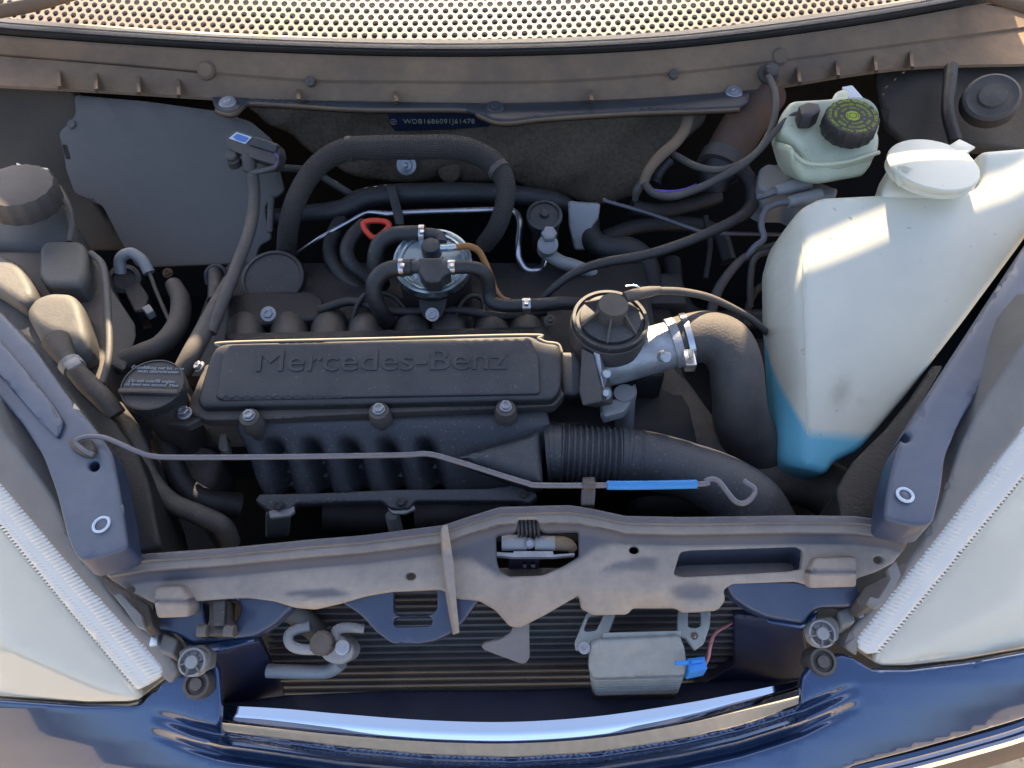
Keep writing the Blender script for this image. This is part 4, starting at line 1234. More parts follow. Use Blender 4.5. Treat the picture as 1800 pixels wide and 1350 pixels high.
# ================================================================== LEFT SIDE
def left_side():
    t = thing('coolant_tank', 'grey plastic coolant expansion tank with ribbed cap at the left edge', 'tank', pz(60, 440, .80))
    slab('body', [(-60, 300), (0, 320), (60, 330), (105, 345), (125, 375), (130, 425), (100, 440), (-60, 440)], Zs(lambda x, y: .905 - (y - 330) * .0003), .08, M['cream'], t, rnd=18, rc=16, step=16)
    lathe('cap', pz(28, 322, .945), (0.1, -.05, 1), [(.040, -.03), (.041, -.008), (.038, -.002), (.03, 0), (.01, .001)], M['plastic_dirty'], t, 96, fl=lambda q: 1 + .02 * max(-.5, math.sin(q * 16)))
    tube('seam', [(104, 330, .90), (120, 360, .897), (127, 395, .888), (122, 425, .88)], 5, M['cream'], t, 8)
    a = thing('air_box', 'grey plastic air box with rounded bulges beside the left rail', 'air box', pz(110, 660, .80))
    slab('body', [(-60, 425), (60, 425), (150, 430), (180, 465), (188, 530), (190, 640), (178, 690), (130, 640), (60, 560), (-60, 470)], Zs(lambda x, y: .868 - (y - 430) * .00008), .08, M['plastic_dirty'], a, rnd=12, rc=14, step=16)
    slab('square_bulge', [(68, 432), (80, 420), (140, 420), (152, 435), (152, 480), (140, 500), (80, 500), (66, 485)], Zs(.888), .03, M['cream'], a, rnd=10, rc=8, step=10)
    slab('round_bulge', [(40, 545), (55, 520), (85, 508), (125, 510), (142, 530), (155, 585), (150, 610), (110, 625), (70, 600)], Zs(lambda x, y: .895 - (y - 510) * .0001), .03, M['cream'], a, rnd=16, rc=12, step=10)
    slab('edge_bulge', [(-60, 430), (0, 440), (35, 460), (58, 500), (60, 520), (35, 535), (-10, 505), (-60, 480)], Zs(.898), .03, M['cream'], a, rnd=14, rc=12, step=10)
    tube('rim', [(160, 445, .88), (182, 470, .88), (190, 540, .875), (192, 620, .87), (180, 675, .865)], 6, M['cream'], a, 10)
    slab('side_plate', [(192, 500), (238, 570), (240, 590), (220, 650), (195, 640)], Pl((192, 500, .855), (238, 575, .835), (195, 640, .845)), .006, M['splash'], a, rnd=2, rc=4, step=14)
    slab('white_clip', [(28, 285), (40, 290), (85, 295), (80, 304), (55, 302), (30, 298)], Zs(.925), .004, M['capwhite'], t, rnd=1, rc=2, step=6)
    h = thing('drain_hose', 'grey hose with steel spring clamp below the rounded bulge', 'hose', pz(190, 700, .86))
    tube('rubber_tube', [(100, 600, .885), (120, 635, .885), (150, 670, .88), (180, 700, .872), (205, 730, .86)], [24, 15, 18, 18, 17], M['rubber_dusty'], h, 18, 6)
    tube('clamp_band', [(122, 638, .885), (132, 649, .883)], 20, M['alu_dull'], h, 18, 1)
    box('clamp_ear', pz(128, 640, .902), (.014, .012, .004), M['alu_dull'], h, axes=(Vector((.7, .7, 0)), Vector((-.7, .7, 0)), Vector((0, 0, 1))), bev=.001)
    hoses = [
        ('silver_hose', 'bare grey hook-shaped hose end behind the air box', [(212, 480, .835), (212, 455, .85), (230, 445, .856), (250, 458, .85), (262, 480, .84)], 10, 'alu_dull'),
        ('control_rod', 'thin grey rod under the hook-shaped hose end', [(262, 478, .842), (278, 520, .83), (298, 565, .82)], 3.5, 'rubber_dusty'),
        ('radiator_hose', 'thick dusty bent radiator hose behind the oil filler cap', [(305, 500, .825), (318, 530, .828), (312, 570, .83), (285, 605, .832), (245, 622, .832), (215, 635, .83)], [14, 17, 18, 18, 17, 20], 'rubber_dusty'),
        ('breather_hose', 'straight dusty breather hose slanting from the lid to the filler', [(405, 495, .85), (385, 530, .862), (362, 575, .866), (338, 620, .862), (320, 655, .85)], [13, 14, 16, 17, 17], 'rubber_dusty'),
        ('short_hose', 'short upright black hose with steel band left of the round cover', [(378, 480, .84), (379, 505, .85), (378, 530, .85)], [12, 13, 13], 'rubber'),
        ('lower_hose', 'long dusty hose running down inside the left rail', [(200, 720, .83), (235, 770, .83), (262, 840, .82), (300, 882, .81), (350, 905, .80), (390, 925, .785), (405, 955, .76)], [18, 17, 17, 17, 18, 18, 18], 'rubber_dusty'),
        ('inner_hose', 'dark hose curving beneath the oil filler neck', [(285, 745, .80), (300, 800, .79), (320, 850, .775), (360, 880, .76), (420, 890, .74)], [20, 19, 20, 22, 24], 'grime'),
        ('frayed_cable', 'loose dark cable standing behind the short upright hose', [(365, 500, .83), (363, 480, .84), (375, 468, .845), (392, 472, .843), (398, 490, .835)], 4, 'rubber')]
    for nm, lab, pts, r, mt in hoses:
        o = tube(nm, pts, r, M[mt], None, 16, 8)
        tag(o, lab, 'hose' if 'hose' in nm else ('rod' if 'rod' in nm else 'cable'))
    s = thing('coil_spring_stop', 'small ribbed grey stop with green tag inside the left rail', 'spring stop', pz(285, 950, .76))
    path = catmull([pz(272, 905, .80), pz(285, 960, .77)], 60)
    sweep('ribbed_sleeve', path, [(14 + 1.6 * math.sin(i * .62)) * mpp(930, .79) for i in range(len(path))], M['alu_dull'], s, 20, smooth=80)
    slab('green_tag', [(258, 872), (272, 868), (282, 884), (280, 892), (264, 894)], Zs(.812), .01, M['green'], s, rnd=3, rc=3, step=7)
    m = thing('relay_block', 'dark relay block with blurred sockets behind the left hoses', 'relay', pz(240, 540, .80))
    lathe('socket', pz(218, 490, .825), (.2, -.4, .9), [(.02, -.02), (.02, 0), (.014, .002), (.013, -.002), (.004, -.002)], M['plastic'], m, 24)
    slab('block', [(215, 505), (245, 495), (262, 520), (255, 545), (235, 548)], Zs(.822), .03, M['plastic'], m, rnd=4, rc=4, step=10)
    slab('tab', [(248, 540), (262, 533), (270, 545), (258, 552)], Zs(.828), .01, M['alu_dull'], m, rnd=2, rc=2, step=7)
left_side()

# ================================================================== RAILS AND WINGS
def rails():
    t = thing('left_rail', 'blue painted left inner wing rail with drilled hole', 'rail', pz(180, 960, .86))
    sl = Zs(lambda x, y: .948 - max(0, y - 500) * .00006)
    slab('rail', [(-80, 470), (0, 545), (60, 610), (120, 695), (170, 755), (198, 795), (212, 870), (226, 962), (190, 975), (138, 985), (120, 950), (98, 862), (75, 800), (40, 745), (0, 700), (-80, 610)], sl, .03, M['paint_rail'], t, rnd=5, rc=14, step=18, holes=[[(165 + 9 * math.cos(k * .6283), 818 + 9 * math.sin(k * .6283)) for k in range(10)]], hrc=2)
    slab('raised_pad', [(-80, 520), (0, 598), (45, 650), (88, 705), (112, 740), (100, 770), (60, 730), (0, 660), (-80, 585)], Zs(lambda x, y: .952 - max(0, y - 500) * .00006), .004, M['paint_rail'], t, rnd=3, rc=8, step=18)
    c = pz(178, 922, .9235)
    sweep('paint_ring', [c + Vector((math.cos(k * .314) * 13 * mpp(922, .92), math.sin(k * .314) * 12.5 * mpp(922, .92) * 1.15, 0)) for k in range(20)], .0012, M['label'], t, 8, closed=True)
    w = tag(slab('inner_wing_strip', [(-80, 400), (0, 470), (60, 550), (140, 650), (240, 790), (262, 850), (282, 960), (226, 965), (198, 795), (120, 695), (0, 545), (-80, 470)], Zs(lambda x, y: ip(y, [400, 700, 960], [.885, .868, .85])), .10, M['grime'], None, rnd=8, rc=8, step=18), 'black inner wing edge between the left rail and the hoses', 'inner wing')
    t = thing('right_rail', 'blue painted right inner wing rail beside the white tank', 'rail', pz(1600, 915, .86))
    slab('rail', [(1900, 290), (1800, 432), (1730, 540), (1640, 678), (1600, 740), (1575, 790), (1560, 850), (1553, 912), (1610, 924), (1640, 922), (1655, 860), (1662, 800), (1690, 735), (1740, 660), (1800, 570), (1900, 420)], Zs(lambda x, y: .955 - max(0, y - 400) * .00007), .03, M['paint_rail'], t, rnd=6, rc=16, step=18, holes=[[(1592 + 8.5 * math.cos(k * .6283), 768 + 8.5 * math.sin(k * .6283)) for k in range(10)]], hrc=2)
    c = pz(1591, 870, .924)
    sweep('paint_ring', [c + Vector((math.cos(k * .314) * 13 * mpp(870, .92), math.sin(k * .314) * 13 * mpp(870, .92), 0)) for k in range(20)], .0014, M['label'], t, 8, closed=True)
    lathe('ring_bolt', c + Vector((0, 0, -.004)), (0, 0, 1), [(.0055, 0), (.0055, .003), (.003, .004)], M['paint_rail'], t, 16)
    tag(slab('inner_wing_strip', [(1560, 750), (1600, 700), (1640, 640), (1660, 640), (1600, 740), (1575, 790), (1555, 912), (1480, 912), (1470, 860), (1500, 810)], Zs(.85), .10, M['grime'], None, rnd=6, rc=6, step=18), 'dark inner wing strip between the tank tip and the right rail', 'inner wing')
    o = slab('left_wing_panel', [(-100, 135), (0, 148), (132, 158), (150, 200), (125, 232), (140, 310), (155, 345), (240, 440), (100, 440), (-100, 400)], Pl((0, 160, .925), (200, 170, .925), (100, 420, .76)), .01, M['wing'], None, rnd=6, rc=10, step=24, bulge=lambda x, y, d: .006 * math.sin(x * .03) * math.sin(y * .025))
    tag(o, 'dusty brown inner wing panel behind the left coolant cap', 'wing panel')
    o = slab('right_strut_wall', [(1540, 120), (1900, 100), (1900, 260), (1720, 262), (1600, 250), (1560, 220)], Pl((1540, 120, .93), (1900, 110, .94), (1700, 260, .89)), .01, M['wing'], None, rnd=6, rc=10, step=24, bulge=lambda x, y, d: .006 * math.sin(x * .03) * math.sin(y * .03))
    tag(o, 'dark dusty inner wing panel behind the white filler cap', 'wing panel')
rails()

# ================================================================== FRONT
def copy_to(o, delta):
    c = o.copy()
    col.objects.link(c)
    c.location = o.location + delta
    return c

def headlight(side):
    if side < 0:
        t = thing('headlight', 'large pale headlight beside the left blue rail', 'headlight', pz(150, 1238, .74), 'headlights of the car')
        pl = Pl((0, 850, .90), (280, 1190, .80), (0, 1230, .76))
        lens = [(-80, 830), (0, 925), (120, 1075), (240, 1216), (243, 1232), (225, 1237), (150, 1238), (0, 1228), (-80, 1222)]
        band = [(-80, 757), (0, 853), (150, 1030), (283, 1172), (282, 1192), (262, 1205), (240, 1216), (120, 1075), (0, 925), (-80, 830)]
        house = [(-80, 650), (0, 755), (60, 830), (95, 880), (130, 965), (165, 1010), (220, 1080), (290, 1140), (312, 1185), (300, 1205), (283, 1192), (283, 1172), (150, 1030), (0, 853), (-80, 757)]
        A, B = ((-80, 757), (283, 1178)), ((-80, 832), (243, 1214))
        edge = [(-80, 1222), (0, 1228), (150, 1238), (225, 1237), (243, 1232)]
    else:
        t = thing('headlight', 'large pale headlight beside the right blue rail', 'headlight', pz(1650, 1170, .74), 'headlights of the car')
        pl = Pl((1800, 800, .905), (1510, 1135, .805), (1800, 1145, .79))
        lens = [(1880, 745), (1800, 839), (1660, 1010), (1542, 1150), (1538, 1166), (1552, 1173), (1600, 1173), (1700, 1162), (1800, 1144), (1880, 1126)]
        band = [(1880, 655), (1791, 763), (1650, 945), (1509, 1122), (1508, 1140), (1525, 1152), (1542, 1150), (1660, 1010), (1800, 839), (1880, 745)]
        house = [(1880, 500), (1800, 600), (1740, 690), (1690, 780), (1650, 900), (1625, 950), (1590, 1000), (1560, 1040), (1500, 1105), (1485, 1140), (1508, 1156), (1508, 1140), (1509, 1122), (1650, 945), (1791, 763), (1880, 655)]
        A, B = ((1880, 652), (1509, 1128)), ((1880, 742), (1540, 1150))
        edge = [(1538, 1166), (1552, 1173), (1600, 1173), (1700, 1162), (1800, 1144), (1880, 1126)]
    slab('reflector', lens, Zs(lambda x, y: (pl(x, y) - pl.n * .03).z), .05, M['reflector'], t, rc=6, step=24, dn=pl.n,
         bulge=lambda x, y, d: -.035 * min(1, d / 90) + .004 * math.sin(x * .05) * min(1, d / 60))
    cx, cy = (20, 1110) if side < 0 else (1745, 1060)
    lathe('projector_bowl', pl(cx, cy) - pl.n * .055, pl.n, [(.055, .03), (.05, .022), (.035, .008), (.015, .002), (.012, .02), (.008, .032), (.002, .034)], M['reflector'], t, 40)
    slab('lens', lens, pl, .008, M['lens'], t, rnd=10, rc=5, step=16, dn=pl.n, bulge=lambda x, y, d: .010 * min(1, d / 120))
    bnd = slab('ribbed_band', band, Zs(lambda x, y: (pl(x, y) + pl.n * .002).z), .012, M['lensrib'], t, rnd=6, rc=4, step=16, dn=pl.n)
    slab('housing', house, Zs(lambda x, y: (pl(x, y) + pl.n * .004).z), .06, M['housing'], t, rnd=5, rc=8, step=16, dn=pl.n)
    mid = [tuple(Vector(a).lerp(Vector(b), .52)) for a, b in zip(A, B)]
    # slanted prism ribs, one mesh shared by each row
    for (p0, p1), (q0, q1), rr, off in ((A, mid, 3.1, .0009), (mid, B, 2.7, .0004)):
        n = 74
        first = None
        sl = 14 if side < 0 else -14
        for i in range(n):
            f = (i + .7) / n
            a = Vector(p0).lerp(Vector(p1), f)
            b = Vector(q0).lerp(Vector(q1), f)
            c2 = (a + b) / 2
            w = pl(c2.x, c2.y) + pl.n * off
            if first is None:
                f2 = .5
                a, b = Vector(p0).lerp(Vector(p1), f2), Vector(q0).lerp(Vector(q1), f2)
                a2, b2 = a.lerp(b, .08) + Vector((sl, 4)), a.lerp(b, .86) - Vector((sl, 4))
                m2 = (a + b) / 2
                base = pl(m2.x, m2.y) + pl.n * off
                path = [pl(*(a2.lerp(b2, k / 4))) + pl.n * (off - .003 * (k / 2 - 1) ** 2) for k in range(5)]
                first = sweep('lens_rib', path, rr * mpp(1000, .84), M['lensrib'], bnd, 8)
                org = first.location - (base - WLOC[bnd.name])
                first.location = org + (w - WLOC[bnd.name])
            else:
                c = first.copy()
                col.objects.link(c)
                c.location = org + (w - WLOC[bnd.name])
    loft('lower_gasket', [[(x, y + 1, pl(x, y).z - .004) for x, y in edge], [(x, y + 6, pl(x, y).z - .008) for x, y in edge]], M['housing'], t, .006, dn=(0, -.6, .8), spl=False)
headlight(-1)
headlight(1)

REAR = [(150, 989), (165, 988), (260, 972), (400, 962), (540, 948), (640, 940), (780, 922), (830, 905), (880, 890), (1000, 887), (1040, 893), (1100, 906), (1200, 908), (1400, 905), (1500, 906), (1560, 913), (1602, 926)]
RX, RY = [p[0] for p in REAR], [p[1] for p in REAR]
def slam_z(x, y):
    o = y - ip(x, RX, RY)
    return ip(o, [0, 13, 16, 30, 34, 50, 54, 90, 140, 215], [.8815, .881, .876, .875, .869, .861, .8595, .856, .846, .818])

def slam_panel():
    t = thing('front_crossmember_cover', 'dusty grey plastic cover over the front crossmember with latch opening', 'crossmember cover', pz(890, 1100, .80))
    outl = REAR[1:] + [(1594, 962), (1571, 990), (1540, 1006), (1507, 1017), (1500, 1030), (1425, 1030), (1400, 1022), (1288, 1026), (1274, 1036), (1276, 1056), (1262, 1073), (1200, 1077), (1190, 1069), (1112, 1069), (1104, 1080), (1045, 1081), (1022, 1070), (1018, 1046), (960, 1080), (915, 1103), (896, 1101), (870, 1072), (842, 1056), (800, 1052), (776, 1036), (687, 1040), (640, 1048), (600, 1060), (552, 1071), (517, 1068), (483, 1057), (430, 1050), (332, 1057), (268, 1060), (225, 1038), (195, 1020), (176, 1000)]
    latch = [(910, 912), (946, 912), (948, 930), (958, 936), (1017, 935), (1018, 978), (990, 995), (955, 1011), (895, 1014), (878, 1002), (873, 985), (872, 942), (905, 936), (909, 930)]
    slot = [(1196, 971), (1212, 968), (1400, 962), (1412, 968), (1409, 1000), (1385, 1004), (1200, 1014), (1184, 1010)]
    circ = lambda x, y, r: [(x + r * math.cos(k * .6283), y + r * .75 * math.sin(k * .6283)) for k in range(10)]
    clear = lambda x: ip(x, [788, 830, 872, 900, 990, 1020, 1050, 1095], [985, 985, 1012, 1016, 1000, 985, 962, 955])
    ss = lambda v: min(1, max(0, v)) ** 2 * (3 - 2 * min(1, max(0, v)))
    def dust(x, y):
        o = y - ip(x, RX, RY)
        d = ip(o, [0, 12, 16, 29.5, 34, 49.5, 56], [.12, .12, .75, .75, .10, .10, .88])
        if o > 31:
            c = ss((clear(x) + 6 - y) / 14) * ss((x - 786) / 6) * ss((1100 - x) / 14)
            d = d * (1 - c) + .14 * c
            d -= .7 * ss(1.6 - 1.3 * (((x - 555) / 62) ** 2 + ((y - 1042) / 8) ** 2))
            r = math.hypot(x - 1135, (y - 1048) / .62)
            d -= .6 * ss(1.5 - ((r - 92) / 16) ** 2) * ss((1015 - y) / 22) * ss((1165 - x) / 20)
            d -= .55 * ss(1.5 - 1.2 * (((x - 1218) / 42) ** 2 + ((y - 1040) / 17) ** 2))
        return max(.05, d)
    def bl(x, y, d):
        b = .009 * math.exp(-((x - 1135) / 55) ** 2 - ((y - 1035) / 26) ** 2)
        b += .010 * math.exp(-((x - 905) / 26) ** 2 - ((y - 1060) / 45) ** 2)
        b -= .005 * math.exp(-((x - 1235) / 45) ** 2 - ((y - 1040) / 16) ** 2)
        b += .004 * math.exp(-((x - 550) / 70) ** 2 - ((y - 1058) / 9) ** 2)
        return b
    slab('cover', outl, Zs(slam_z, (0, -.35, .95)), .006, M['slam'], t, rnd=4, rc=6, step=9, holes=[latch, slot, circ(722, 1013, 9), circ(1115, 967, 9), circ(228, 1036, 9), circ(1545, 984, 9)], hrc=5, dust=dust, bulge=bl, smooth=50, skip=lambda x, y: True,
         pts_x=[(x, ip(x, RX, RY) + o) for x in range(155, 1605, 7) for o in [6, 12, 13.5, 16, 23, 29.5, 31, 34, 42, 49.5, 51, 54] + list(range(61, 216, 8))])
    # walls and floor of the slot
    slab('slot_floor', [(1178, 962), (1416, 955), (1416, 1010), (1180, 1022)], Zs(lambda x, y: slam_z(x, y) - .028 + (y - 990) * .0002), .004, M['slam'], t, step=20, dust=lambda x, y: ip(y, [965, 985, 1010], [.0, .1, .5]))
    sw = resample(round_poly(slot, 5), 8)
    V = [pz(x, y, slam_z(x, y) - .001) for x, y in sw] + [pz(x, y, slam_z(x, y) - .001) + Vector((0, 0, -.03)) for x, y in sw]
    n = len(sw)
    mk('slot_wall', V, [(i, (i + 1) % n, n + (i + 1) % n, n + i) for i in range(n)], M['slam'], t, 40)
    # tabs
    for x0, x1, y0, y1 in ((267, 331, 1030, 1087), (1423, 1507, 981, 1034)):
        m = (y0 + y1) / 2
        k = 1 if x0 < 900 else -1
        slab('tab', [(x0 + 6 + (0 if k > 0 else 4), y0), (x1 - 14 if k > 0 else x1, y0 - (0 if k > 0 else 3)), (x1, m - 8 if k > 0 else m), (x1, y1 - 2), (x0 + 8 * (k > 0), y1), (x0 + 2, m)], Zs(lambda x, y: slam_z((x0 + x1) / 2, m) + .012 - max(0, y - m) * .00042, (0, -.5, .87)), .022, M['slam'], t, rnd=5, rc=7, step=9,
             dust=lambda x, y: .12 if abs(y - m + 2) < 4 else .85)
    # standing rib
    slab('standing_rib', [(778, 924), (787, 922), (797, 985), (802, 1050), (808, 1112), (801, 1114), (788, 1040), (780, 985)], Zs(lambda x, y: slam_z(x, y) + .012, (.2, -.3, .9)), .02, M['slam'], t, rnd=1.5, rc=2, step=10, dust=lambda x, y: .8)
    slab('gusset', [(782, 1018), (796, 1020), (800, 1065), (790, 1050)], Zs(lambda x, y: slam_z(x, y) + .004), .01, M['paint_dull'], t, step=12)
    return t
slam_panel()

def latch():
    t = thing('hood_latch', 'steel hood latch with black spring inside the cover opening', 'latch', pz(940, 1010, .80))
    cyl = lambda nm, a, b, r, m: sweep(nm, catmull([pz(*a), pz(*b)], 3), r * mpp(a[1], a[2]), M[m], t, 24)
    cyl('pivot_tube', (882, 954, .846), (926, 954, .846), 14, 'alu_dull')
    cyl('pivot_tube', (940, 955, .846), (975, 955, .846), 13, 'alu_dull')
    tube('cable_end', [(975, 955, .846), (990, 956, .846), (1002, 960, .845), (1008, 968, .842)], [13, 13, 11, 8], M['cowl'], t, 16)
    c0, c1 = pz(908, 925, .858), pz(950, 925, .858)
    sp = []
    for i in range(140):
        f = i / 139
        a = f * 2 * math.pi * 6
        sp.append(c0.lerp(c1, f) + Vector((0, math.cos(a), math.sin(a))) * .0085)
    sweep('spring', sp, .0013, M['plastic'], t, 6)
    lathe('rivet', pz(931, 955, .853), (0, -.5, .9), [(.005, -.006), (.005, 0), (.003, .002)], M['bolt'], t, 14)
    slab('striker_plate', [(868, 970), (902, 972), (903, 969), (972, 969), (973, 975), (1010, 972), (1010, 976), (973, 979), (902, 979), (868, 976)], Zs(.848), .004, M['alu'], t, step=10)
    slab('lower_bracket', [(895, 980), (948, 980), (946, 1025), (893, 1025)], Pl((895, 980, .835), (948, 980, .835), (920, 1025, .80)), .004, M['paint_dark'], t, rc=2, step=12, holes=[[(919, 988), (926, 988), (926, 998), (919, 998)], [(933, 988), (941, 988), (941, 998), (933, 998)], [(921, 1006), (928, 1006), (928, 1013), (921, 1013)], [(934, 1006), (941, 1006), (941, 1013), (934, 1013)]], hrc=2)
    box('backing', pz(945, 975, .79), (.13, .01, .07), M['void'], t)
    o = slab('release_lever', [(903, 1095), (930, 1090), (931, 1158), (922, 1168), (912, 1166), (851, 1143), (845, 1136), (852, 1130), (880, 1124), (897, 1113)], Pl((860, 1140, .80), (930, 1165, .795), (915, 1095, .815)), .005, M['slam'], None, rnd=2, rc=5, step=10, dust=lambda x, y: .35)
    tag(o, 'flat grey plastic release lever hanging under the pointed cover nose', 'lever')
latch()

def front_frame():
    t = thing('radiator_support', 'dark blue painted front support with scalloped brackets and slots', 'frame', pz(900, 1230, .66))
    zb = lambda x, y: .842 - (y - 1040) * .00028
    slab('center_bracket', [(600, 1060), (640, 1040), (700, 1030), (790, 1028), (845, 1050), (815, 1092), (790, 1115), (765, 1127), (735, 1132), (690, 1132), (662, 1112), (635, 1082), (615, 1068)], Zs(zb, (0, -.3, .95)), .010, M['paint_dull'], t, rnd=4, rc=8, step=12, holes=[[(692, 1038), (768, 1036), (768, 1070), (758, 1080), (698, 1082), (692, 1074)], [(692, 1088), (700, 1085), (755, 1083), (761, 1090), (756, 1100), (698, 1102), (692, 1098)]], hrc=4)
    slab('left_bracket', [(265, 1060), (360, 1050), (480, 1050), (516, 1066), (480, 1100), (448, 1118), (380, 1126), (340, 1132), (316, 1118), (296, 1110), (276, 1108)], Zs(lambda x, y: .845 - (y - 1040) * .0003, (0, -.3, .95)), .014, M['paint_dull'], t, rnd=5, rc=8, step=12, holes=[[(356, 1058), (412, 1054), (424, 1068), (418, 1085), (408, 1100), (412, 1112), (400, 1120), (352, 1120), (345, 1110), (362, 1098)]], hrc=5)
    slab('right_bracket', [(1270, 1020), (1420, 1024), (1508, 1026), (1513, 1060), (1500, 1066), (1440, 1068), (1425, 1078), (1415, 1096), (1350, 1085), (1320, 1072), (1290, 1052)], Zs(lambda x, y: .848 - (y - 1025) * .0003, (0, -.3, .95)), .014, M['paint_dull'], t, rnd=5, rc=8, step=12)
    slab('right_lip', [(1345, 1084), (1416, 1095), (1440, 1070), (1438, 1085), (1428, 1100), (1410, 1107), (1350, 1096)], Zs(.822, (0, -.7, .7)), .01, M['paint'], t, rnd=4, rc=5, step=8)
    slab('left_lip', [(316, 1120), (340, 1133), (448, 1119), (446, 1130), (400, 1142), (350, 1152), (330, 1140)], Zs(.815, (0, -.7, .7)), .01, M['paint'], t, rnd=4, rc=5, step=8)
    # walls of the grille opening
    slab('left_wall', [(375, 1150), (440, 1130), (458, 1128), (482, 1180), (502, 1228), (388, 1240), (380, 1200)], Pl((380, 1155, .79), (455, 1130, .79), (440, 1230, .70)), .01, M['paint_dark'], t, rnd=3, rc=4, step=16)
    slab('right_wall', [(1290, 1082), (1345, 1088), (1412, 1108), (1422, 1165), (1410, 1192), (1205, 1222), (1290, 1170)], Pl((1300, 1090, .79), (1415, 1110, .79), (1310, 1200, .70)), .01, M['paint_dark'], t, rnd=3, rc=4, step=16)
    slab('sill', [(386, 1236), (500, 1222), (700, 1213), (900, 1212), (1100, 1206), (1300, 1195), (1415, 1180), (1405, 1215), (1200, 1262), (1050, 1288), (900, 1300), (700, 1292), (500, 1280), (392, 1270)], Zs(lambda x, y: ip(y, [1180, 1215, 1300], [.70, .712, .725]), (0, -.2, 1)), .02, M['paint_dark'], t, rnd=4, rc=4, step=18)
    # hinge of the grille on the left bracket
    h = thing('grille_hinge', 'small dark plastic hinge clip in the left blue bracket', 'clip', pz(385, 1120, .80))
    slab('body', [(368, 1056), (400, 1055), (398, 1085), (408, 1108), (400, 1116), (365, 1118), (352, 1110), (366, 1095)], Zs(.845, (0, -.3, 1)), .02, M['plastic_dirty'], h, rnd=4, rc=4, step=8)
    slab('tongue', [(373, 1050), (396, 1050), (394, 1100), (373, 1101)], Zs(.851, (0, -.3, 1)), .006, M['plastic'], h, rnd=2, rc=2, step=8)
    for x in (357, 404):
        lathe('pin', pz(x, 1109, .848), (1, 0, 0), [(.005, -.004), (.005, .004)], M['cream'], h, 14)
front_frame()

def radiator():
    t = thing('radiator', 'black radiator core standing behind the front crossmember', 'radiator', (0, .335, .40))
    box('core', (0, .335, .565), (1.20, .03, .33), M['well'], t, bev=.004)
    box('top_tank', (0, .337, .735), (1.0, .036, .03), M['grime'], t, bev=.008)
radiator()

def clutter():
    runs = [('black wiring harness lying across the dark cylinder head', [(560, 545, .838), (620, 530, .842), (690, 548, .842), (800, 545, .842), (880, 556, .84), (960, 548, .838)], 8),
            ('thin injector line arching left of the filter bracket', [(620, 560, .835), (632, 530, .85), (650, 515, .852), (690, 520, .845), (715, 545, .835)], 4.5),
            ('thin injector line arching right of the filter bracket', [(800, 560, .835), (812, 532, .85), (830, 520, .852), (848, 528, .845), (850, 560, .835)], 4.5),
            ('dark coolant pipe crossing the gap right of the valve', [(1060, 420, .80), (1120, 400, .80), (1200, 395, .79), (1260, 410, .78), (1280, 460, .76)], 15),
            ('dark corrugated conduit low behind the elbow hose', [(1180, 460, .76), (1190, 520, .75), (1230, 560, .74), (1340, 560, .73)], 17),
            ('black cable dropping past the brake booster', [(1240, 380, .82), (1248, 430, .80), (1240, 490, .78)], 5),
            ('dark heater hose under the felt mat right end', [(1110, 365, .82), (1160, 372, .81), (1215, 362, .80), (1262, 345, .80)], 14)]
    for lab, pts, r in runs:
        o = tube('dark_hose', pts, r, M['rubber'], None, 12, 6)
        tag(o, lab, 'hose')
    g = thing('gearbox', 'dark grimy gearbox casing deep below the elbow hose', 'gearbox', (.3, .6, .45))
    box('casing', (.27, .60, .55), (.26, .30, .26), M['grime'], g, bev=.03, seg=3)
    for k in range(4):
        box('casing_rib', (.18 + k * .05, .60, .69), (.008, .26, .02), M['grime'], g, bev=.002)
    bolt(1190, 600, .70, 9, M['grime'], g)
    b = thing('wiring_box', 'black wiring box beside the oily valve', 'box', pz(1120, 540, .76))
    box('lid', pz(1140, 520, .775), (.09, .06, .03), M['plastic'], b, bev=.004)
    box('latch', pz(1130, 545, .785), (.012, .008, .02), M['plastic'], b, bev=.001)
clutter()

